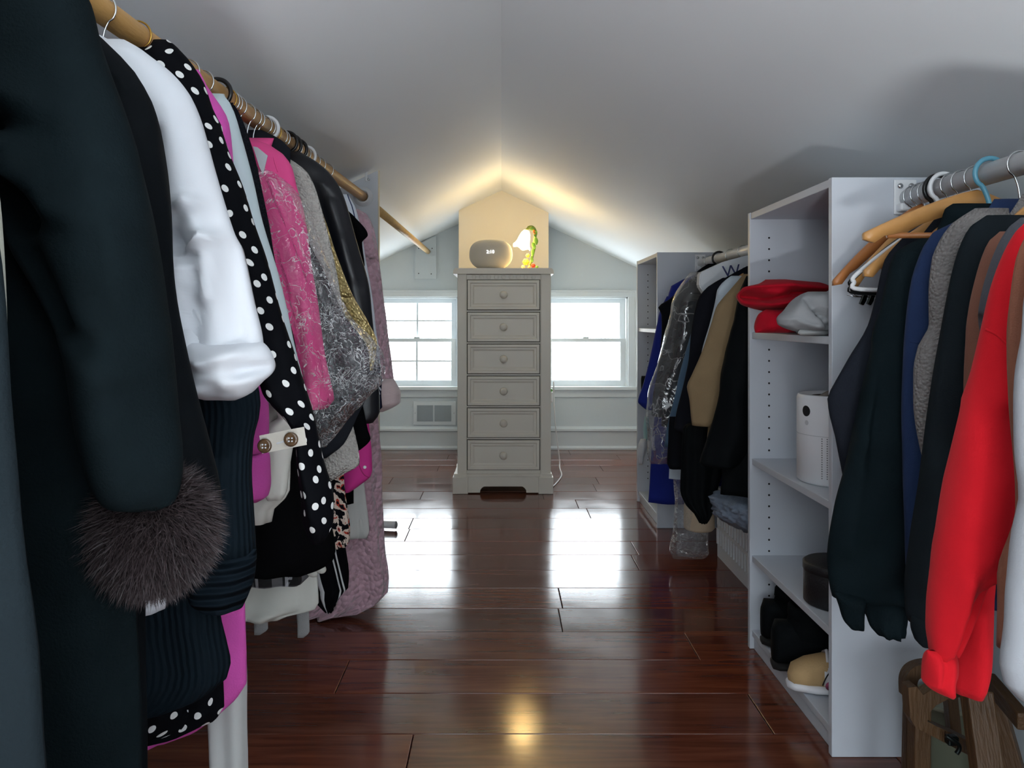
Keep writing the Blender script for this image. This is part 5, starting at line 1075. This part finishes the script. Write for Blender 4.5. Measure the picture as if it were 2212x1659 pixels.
# ================================================================== THINGS ON THE TALL TOWER
c_red2 = cloth('dark_red_fleece', (178, 14, 36), bs=200, bst=.2, var=.1)
rf = thing('folded_sweatshirt', 'crumpled red sweatshirt spilling over the top shelf', 'sweatshirt', (.84, 2.02, .905))
def blob(nm, C, R, mat, par, seed, sub=5, k=1.0, flat=None):
    bm = bmesh.new(); bmesh.ops.create_icosphere(bm, subdivisions=sub, radius=1); o_ = Vector((seed*3.1, seed*1.7, seed*.9))
    for v in bm.verts:
        q = v.co.copy(); g = .16*k*noise.noise(q*1.6+o_)+.14*k*(1-abs(noise.noise(q*2.6+o_)*2))*.5+.05*k*noise.noise(q*6+o_)
        v.co = Vector((C[0]+R[0]*q.x*(1+g), C[1]+R[1]*q.y*(1+g), C[2]+R[2]*q.z*(1+g)))
        if flat is not None and v.co.z < flat: v.co.z = flat+.0005*(v.co.z-flat)
    return bmobj(nm, bm, mat, par, True)
blob('bundle', (.855, 2.05, .955), (.115, .165, .05), c_red2, rf, 1, flat=.905)
loft('draped_body', [(604, 1655, 1700), (612, 1640, 1770), (622, 1604, 1788), (640, 1600, 1788), (655, 1604, 1786), (664, 1622, 1770), (672, 1650, 1740)], 2.05, .085, c_red2, rf, True, 30, 56, (5, .006), (16, .014), 'round', 'round', 76,
     [(1606, 622, 1690, 610, .010, .020), (1608, 640, 1645, 648, .010, -.055), (1645, 648, 1690, 640, .008, -.03), (1630, 662, 1720, 646, .010, .028), (1680, 620, 1770, 628, .008, .018), (1690, 634, 1780, 633, .006, -.035), (1690, 662, 1750, 660, .006, -.02)])
loft('hanging_sleeve', [(668, 1656, 1700), (680, 1642, 1710), (700, 1638, 1715), (719, 1636, 1722)], 1.99, .05, c_red2, rf, True, 16, 36, (5, .006), (14, .010), 'round', 'round', 77)
gb = thing('grey_hoodie', 'bunched light grey sweatshirt in front of the red one on the shelf', 'sweatshirt', (.83, 1.86, .905))
loft('bundle', [(630, 1745, 1810), (636, 1730, 1820), (650, 1712, 1828), (670, 1695, 1832), (690, 1680, 1832), (700, 1682, 1830), (712, 1706, 1826), (719, 1726, 1820)], 1.825, .078, cloth('light_grey_fleece', (156, 158, 160), bs=200, bst=.2), gb, True, 30, 56, (6, .008), (15, .016), 'round', 'round', 78,
     [(1745, 676, 1765, 705, .007, -.030), (1765, 695, 1797, 672, .007, .014), (1695, 692, 1740, 712, .007, .018), (1728, 648, 1746, 682, .007, -.020), (1760, 640, 1770, 680, .010, .008), (1700, 695, 1715, 705, .006, -.02)])
loft('hem', [(712, 1728, 1790), (720, 1724, 1790), (724, 1730, 1786)], 1.79, .03, cloth('grey_hem', (168, 170, 170)), gb, True, 8, 28, (4, .002), (14, .004), 'round', 'round', 79)
# air purifier
ap = thing('air_purifier', 'white cylindrical air purifier with round dark sensor on the second shelf', 'air purifier', (.822, 1.93, .545))
PR = .092; pcx, pcy, pz = .822, 1.93, .5455
lathe('body', [(PR-.006, 0), (PR, .006), (PR, .205), (PR-.003, .213), (PR-.008, .215), (PR-.012, .210), (PR-.02, .204), (.02, .203)], (pcx, pcy, pz), M('purifier_white', (232, 233, 236), .4), ap, 48)
lathe('outlet', [(.060, .203), (.058, .209), (.030, .210), (.005, .210)], (pcx, pcy, pz), dark_m, ap, 32)
hd = smoothcurve([(pcx-.05, pcy-.02, pz+.205), (pcx-.02, pcy-.03, pz+.222), (pcx+.03, pcy-.03, pz+.222), (pcx+.06, pcy-.02, pz+.208)], 6); tube('strap_handle', hd, .007, M('handle_grey', (120, 112, 104), .6), ap, 8)
def onring(a, z, r=PR): return Vector((pcx+r*math.cos(a), pcy+r*math.sin(a), pz+z))
def ringdisc(nm, a, z, rd_, mat, par, off=.0006):
    bm = bmesh.new(); ctr = bm.verts.new(onring(a, z, PR+off)); vs_ = [bm.verts.new(onring(a+rd_*math.cos(t_)/PR, z+rd_*math.sin(t_), PR+off)) for t_ in [2*math.pi*k/20 for k in range(20)]]
    for k in range(20): bm.faces.new((ctr, vs_[k], vs_[(k+1) % 20]))
    return bmobj(nm, bm, mat, par)
va = math.atan2(0-pcy, 0-pcx)
ringdisc('sensor', va-.82+.0, .176, .013, dark_m, ap)
ringdisc('power_mark', va-.80, .148, .006, M('mark_grey', (196, 198, 202), .4), ap)
bm = bmesh.new()
for i in range(7):
    for k in range(18):
        a = va-.35+i*.13; c_ = onring(a, .02+k*.0055, PR+.0004)
        vs_ = [bm.verts.new(onring(a+.0016*math.cos(t_)/PR, .02+k*.0055+.0016*math.sin(t_), PR+.0005)) for t_ in [2*math.pi*q/6 for q in range(6)]]; bm.faces.new(vs_)
tag(bmobj('vent_holes', bm, M('vent_hole', (120, 120, 122), .8), ap), kind='stuff')
bm = bmesh.new(); addlathe(bm, [(PR+.0004, .118), (PR+.0006, .1185), (PR+.0004, .119)], (pcx, pcy, pz), 48); bmobj('seam', bm, M('seam_grey', (186, 188, 192), .5), ap)
# black round cases
bc = M('black_case', (24, 24, 27), .5, bump=(200, .15))
c1 = thing('round_case', 'tall round black case with a strap on the third shelf', 'case', (.795, 1.872, .268))
lathe('body', [(.070, 0), (.074, .004), (.074, .088), (.070, .094), (.001, .095)], (.797, 1.872, .2685), bc, c1, 36)
lathe('lid', [(.074, .0), (.0755, .002), (.0755, .018), (.070, .022), (.001, .023)], (.797, 1.872, .345), bc, c1, 36)
tube('strap', smoothcurve([(.80, 1.86, .365), (.79, 1.85, .41), (.80, 1.84, .43), (.83, 1.84, .42), (.85, 1.85, .365)], 6), .008, bc, c1, 6)
c2 = thing('small_case', 'smaller black case in front of the tall round one', 'case', (.79, 1.748, .268))
lathe('body', [(.034, 0), (.036, .003), (.036, .085), (.030, .092), (.001, .093)], (.772, 1.755, .2685), M('case2', (34, 31, 32), .5), c2, 28)
lathe('lid', [(.036, 0), (.037, .002), (.037, .012), (.030, .016), (.001, .017)], (.772, 1.755, .348), bc, c2, 28)
# black boots on the bottom shelf
def boot(nm, label, x0, y0, yaw, L, H, seed, tagged):
    t = thing(nm, label, 'boot', (x0, y0, .0555)); bm_ = c_par
    Rm = Matrix.Translation((x0, y0, 0)) @ Matrix.Rotation(yaw, 4, 'Z')
    def ringloft(nm2, secs, mat, capin=False):
        bm = bmesh.new(); rg = []
        for (x, z0, z1, hw_) in secs:
            r = []
            for k in range(24):
                a = 2*math.pi*k/24; yy = hw_*math.copysign(abs(math.cos(a))**.8, math.cos(a)); zz_ = (z0+z1)/2+(z1-z0)/2*math.copysign(abs(math.sin(a))**.75, math.sin(a))
                g = .004*noise.noise(Vector((x*30+seed, yy*30, zz_*30))); r.append(bm.verts.new(Rm @ Vector((x, yy*(1+g*8), zz_+g))))
            rg.append(r)
        for i in range(len(rg)-1):
            for k in range(24): bm.faces.new((rg[i][k], rg[i][(k+1) % 24], rg[i+1][(k+1) % 24], rg[i+1][k]))
        bm.faces.new(rg[0][::-1]); bm.faces.new(rg[-1]); return bmobj(nm2, bm, mat, t, True)
    z = .056
    ringloft('sole', [(-.004, z, z+.014, .018), (.01, z, z+.018, .036), (.06, z, z+.02, .046), (L*.6, z, z+.02, .040), (L*.95, z, z+.02, .036), (L, z, z+.016, .02)], M('boot_sole', (14, 14, 14), .8) if seed == 1 else bpy.data.materials['boot_sole'])
    ringloft('foot', [(.0, z+.016, z+.04, .015), (.008, z+.014, z+.062, .034), (.04, z+.014, z+.085, .046), (.09, z+.014, z+.11, .046), (L*.6, z+.014, z+.12, .044), (L*.96, z+.014, z+.12, .036), (L, z+.02, z+.10, .015)], bm_)
    bm = bmesh.new(); rg = []
    for (zz_, ax, ay, cxx) in ((z+.08, .062, .048, L*.64), (z+.11, .066, .052, L*.62), (z+.13, .060, .050, L*.62), (z+H-.03, .068, .054, L*.60), (z+H-.008, .066, .053, L*.60), (z+H, .060, .048, L*.60), (z+H-.01, .052, .042, L*.60), (z+.11, .045, .035, L*.62)):
        rg.append([bm.verts.new(Rm @ Vector((cxx+ax*math.cos(2*math.pi*k/28)*(1+.03*math.sin(3*k)), ay*math.sin(2*math.pi*k/28), zz_+.004*math.sin(5*2*math.pi*k/28+seed)))) for k in range(28)])
    for i in range(len(rg)-1):
        for k in range(28): bm.faces.new((rg[i][k], rg[i][(k+1) % 28], rg[i+1][(k+1) % 28], rg[i+1][k]))
    bm.faces.new(rg[-1]); sh = bmobj('shaft', bm, bm_, t, True)
    if tagged: 
        c_ = Rm @ Vector((L*.60+.0, -.02, z+H-.01)); box('size_tag', c_.x-.012, c_.x+.010, c_.y-.001, c_.y+.001, c_.z-.012, c_.z+.006, c_white, t, 0)
    return t
boot('winter_boot', 'black slouchy winter boot with a white tag inside, farther into the tower', .965, 2.125, 3.02, .255, .16, 1, True)
boot('winter_boot', 'black slouchy winter boot beside the tan sneaker', .955, 1.985, 3.05, .265, .165, 2, False)
# sneaker
def sneaker(nm, label, x0, y0, yaw, z):
    t = thing(nm, label, 'shoe', (x0, y0, z)); Rm = Matrix.Translation((x0, y0, 0)) @ Matrix.Rotation(yaw, 4, 'Z')
    tan_ = M('tan_suede', (190, 158, 112), .85, bump=(200, .2)) if 'tan_suede' not in bpy.data.materials else bpy.data.materials['tan_suede']
    wht = M('sneaker_white', (226, 226, 230), .5) if 'sneaker_white' not in bpy.data.materials else bpy.data.materials['sneaker_white']
    def rl(nm2, secs, mat, par=t):
        bm = bmesh.new(); rg = []
        for (x, z0, z1, hw_) in secs:
            rg.append([bm.verts.new(Rm @ Vector((x, hw_*math.copysign(abs(math.cos(2*math.pi*k/20))**.7, math.cos(2*math.pi*k/20)), z+(z0+z1)/2+(z1-z0)/2*math.copysign(abs(math.sin(2*math.pi*k/20))**.8, math.sin(2*math.pi*k/20))))) for k in range(20)])
        for i in range(len(rg)-1):
            for k in range(20): bm.faces.new((rg[i][k], rg[i][(k+1) % 20], rg[i+1][(k+1) % 20], rg[i+1][k]))
        bm.faces.new(rg[0][::-1]); bm.faces.new(rg[-1]); return bmobj(nm2, bm, mat, par, True)
    rl('sole', [(-.004, 0, .016, .012), (.012, 0, .026, .036), (.06, 0, .026, .046), (.15, 0, .024, .038), (.24, 0, .028, .036), (.262, 0, .028, .016)], wht)
    rl('toe', [(.0, .018, .036, .010), (.010, .014, .054, .034), (.04, .014, .070, .044), (.08, .014, .082, .045), (.11, .014, .088, .043)], tan_)
    q = rl('quarter', [(.075, .016, .076, .0465), (.11, .016, .090, .0455), (.15, .016, .100, .040), (.22, .016, .108, .036), (.25, .018, .104, .026), (.258, .03, .08, .012)], wht)
    for k in range(4): tube('lace', [Rm @ Vector((.085+k*.02, -.03, z+.078+k*.006)), Rm @ Vector((.088+k*.02, 0, z+.094+k*.005)), Rm @ Vector((.085+k*.02, .03, z+.078+k*.006))], .004, wht, t, 6)
    tube('piping', smoothcurve([Rm @ Vector((.07, -.047, z+.03)), Rm @ Vector((.085, -.046, z+.06)), Rm @ Vector((.12, -.042, z+.082)), Rm @ Vector((.17, -.036, z+.09))], 5), .0015, bplast_m, t, 6)
    lathe('flower_print', [(.001, 0), (.010, 0), (.001, -.001)], Rm @ Vector((.085, -.0475, z+.03)), M('rose_print', (168, 78, 110), .7, var=(160, .6)) if 'rose_print' not in bpy.data.materials else bpy.data.materials['rose_print'], t, 10, 'y')
    return t
sneaker('sneaker', 'tan and white sneaker with dark piping on the bottom shelf', .692, 1.900, -.20, .056)
sneaker('sneaker', 'white sneaker half hidden at the near corner of the bottom shelf', .764, 1.760, .0, .056)

# ================================================================== WOODEN STOOL UNDER THE SWEATSHIRTS
old = M('old_oak', (78, 54, 28), .55, bump=(26, .4, (6, 6, 1)), var=(9, .45))
st = thing('wooden_stool', 'low old oak folding seat frame with arched rails and iron catch under the red sweatshirt', 'stool', (.88, 1.40, 0))
DA = 1.50
def beam(nm, a, b, w_, h_, mat=old, par=st):
    a, b = Vector(a), Vector(b); d_ = (b-a); L = d_.length; bm = bmesh.new(); addbox(bm, -w_/2, w_/2, -h_/2, h_/2, 0, L, .003); o = bmobj(nm, bm, mat, par)
    o.rotation_mode = 'QUATERNION'; o.rotation_quaternion = d_.to_track_quat('Z', 'Y'); o.location = a-par.location; return o
G = lambda px_, py_, D_: P(px_, py_, D_)
def toz0(px_, D_): return Vector((PX(px_, D_), D_, .0))
beam('leg', toz0(1962, 1.52), G(1968, 1478, 1.52), .022, .022)
beam('leg', toz0(1984, 1.44), G(1986, 1500, 1.44), .030, .030)
beam('leg', toz0(2170, 1.28), G(2108, 1490, 1.36), .045, .03)
beam('leg', toz0(2240, 1.40), G(2140, 1480, 1.44), .035, .03)
# curved top rail
tr_ = smoothcurve([G(1962, 1500, 1.50), G(1962, 1466, 1.50), G(1976, 1447, 1.50), G(2010, 1441, 1.50), G(2060, 1450, 1.48), G(2110, 1470, 1.46)], 6)
bm = bmesh.new(); rg = []
for i, p in enumerate(tr_):
    T = (tr_[min(i+1, len(tr_)-1)]-tr_[max(i-1, 0)]).normalized(); nrm = Vector((-T.z, 0, T.x)).normalized()
    rg.append([bm.verts.new(p+nrm*a_+Vector((0, b_, 0))) for a_, b_ in ((.012, -.012), (.012, .012), (-.012, .012), (-.012, -.012))])
for i in range(len(rg)-1):
    for k in range(4): bm.faces.new((rg[i][k], rg[i][(k+1) % 4], rg[i+1][(k+1) % 4], rg[i+1][k]))
bm.faces.new(rg[0]); bm.faces.new(rg[-1][::-1]); bmobj('top_rail', bm, old, st)
# arched front board with cut-out
out_ = [(1958, 1482), (1972, 1478), (1990, 1492), (2012, 1482), (2044, 1490), (2090, 1478), (2118, 1490), (2140, 1570), (2158, 1648), (2130, 1650), (2110, 1596), (2102, 1500)]
arch_ = [(2102, 1500), (2070, 1498), (2040, 1502), (2015, 1515), (1999, 1532), (1996, 1550), (1990, 1556), (1968, 1548), (1956, 1500)]
bm = bmesh.new(); addprism(bm, [(PX(a, 1.42), PZ(b, 1.42)) for a, b in [(1956, 1480), (1974, 1478), (1988, 1496), (2010, 1482), (2060, 1476), (2112, 1484), (2106, 1502), (2070, 1500), (2040, 1505), (2016, 1518), (2001, 1534), (1997, 1552), (2014, 1562), (2060, 1582), (2120, 1612), (2116, 1640), (2060, 1612), (2000, 1580), (1972, 1566), (1960, 1545)]], 1.41, 1.435); bmobj('arched_board', bm, old, st)
bm = bmesh.new(); addprism(bm, [(PX(a, 1.36), PZ(b, 1.36)) for a, b in [(2098, 1486), (2122, 1492), (2140, 1560), (2158, 1630), (2156, 1652), (2122, 1640), (2116, 1598), (2108, 1540)]], 1.35, 1.378); bmobj('side_board', bm, old, st)
beam('brace', G(2136, 1470, 1.43), G(2212, 1560, 1.30), .02, .03)
beam('brace', G(2052, 1500, 1.52), G(2062, 1600, 1.52), .024, .02)
iron = M('black_iron', (30, 36, 36), .4, .8)
cat = thing('iron_catch', None, None); cat.parent = st; cat.location = -st.location
box('plate', PX(2046, 1.39), PX(2070, 1.39), 1.385, 1.40, PZ(1610, 1.39), PZ(1590, 1.39), iron, cat, .003)
tube('hook', smoothcurve([G(2044, 1590, 1.383), G(2056, 1598, 1.38), G(2070, 1608, 1.38), G(2072, 1618, 1.38), G(2066, 1628, 1.38)], 5), .004, iron, cat, 8)
pb = thing('paper_bin', 'pale grey-green round bin standing behind the oak seat frame', 'bin', (PX(2105, 1.60), 1.60, 0))
bm = bmesh.new(); addlathe(bm, [(.050, 0), (.054, .003), (.060, .16), (.062, .163), (.058, .163), (.050, .01), (.001, .008)], (PX(2105, 1.52), 1.615, 0), 32); bmobj('drum', bm, M('bin_green', (110, 116, 98), .7), pb, True)
lathe('rim', [(.060, .158), (.0635, .160), (.0635, .166), (.060, .168), (.058, .163)], (PX(2105, 1.52), 1.615, 0), M('bin_rim', (150, 154, 134), .6), pb, 32)
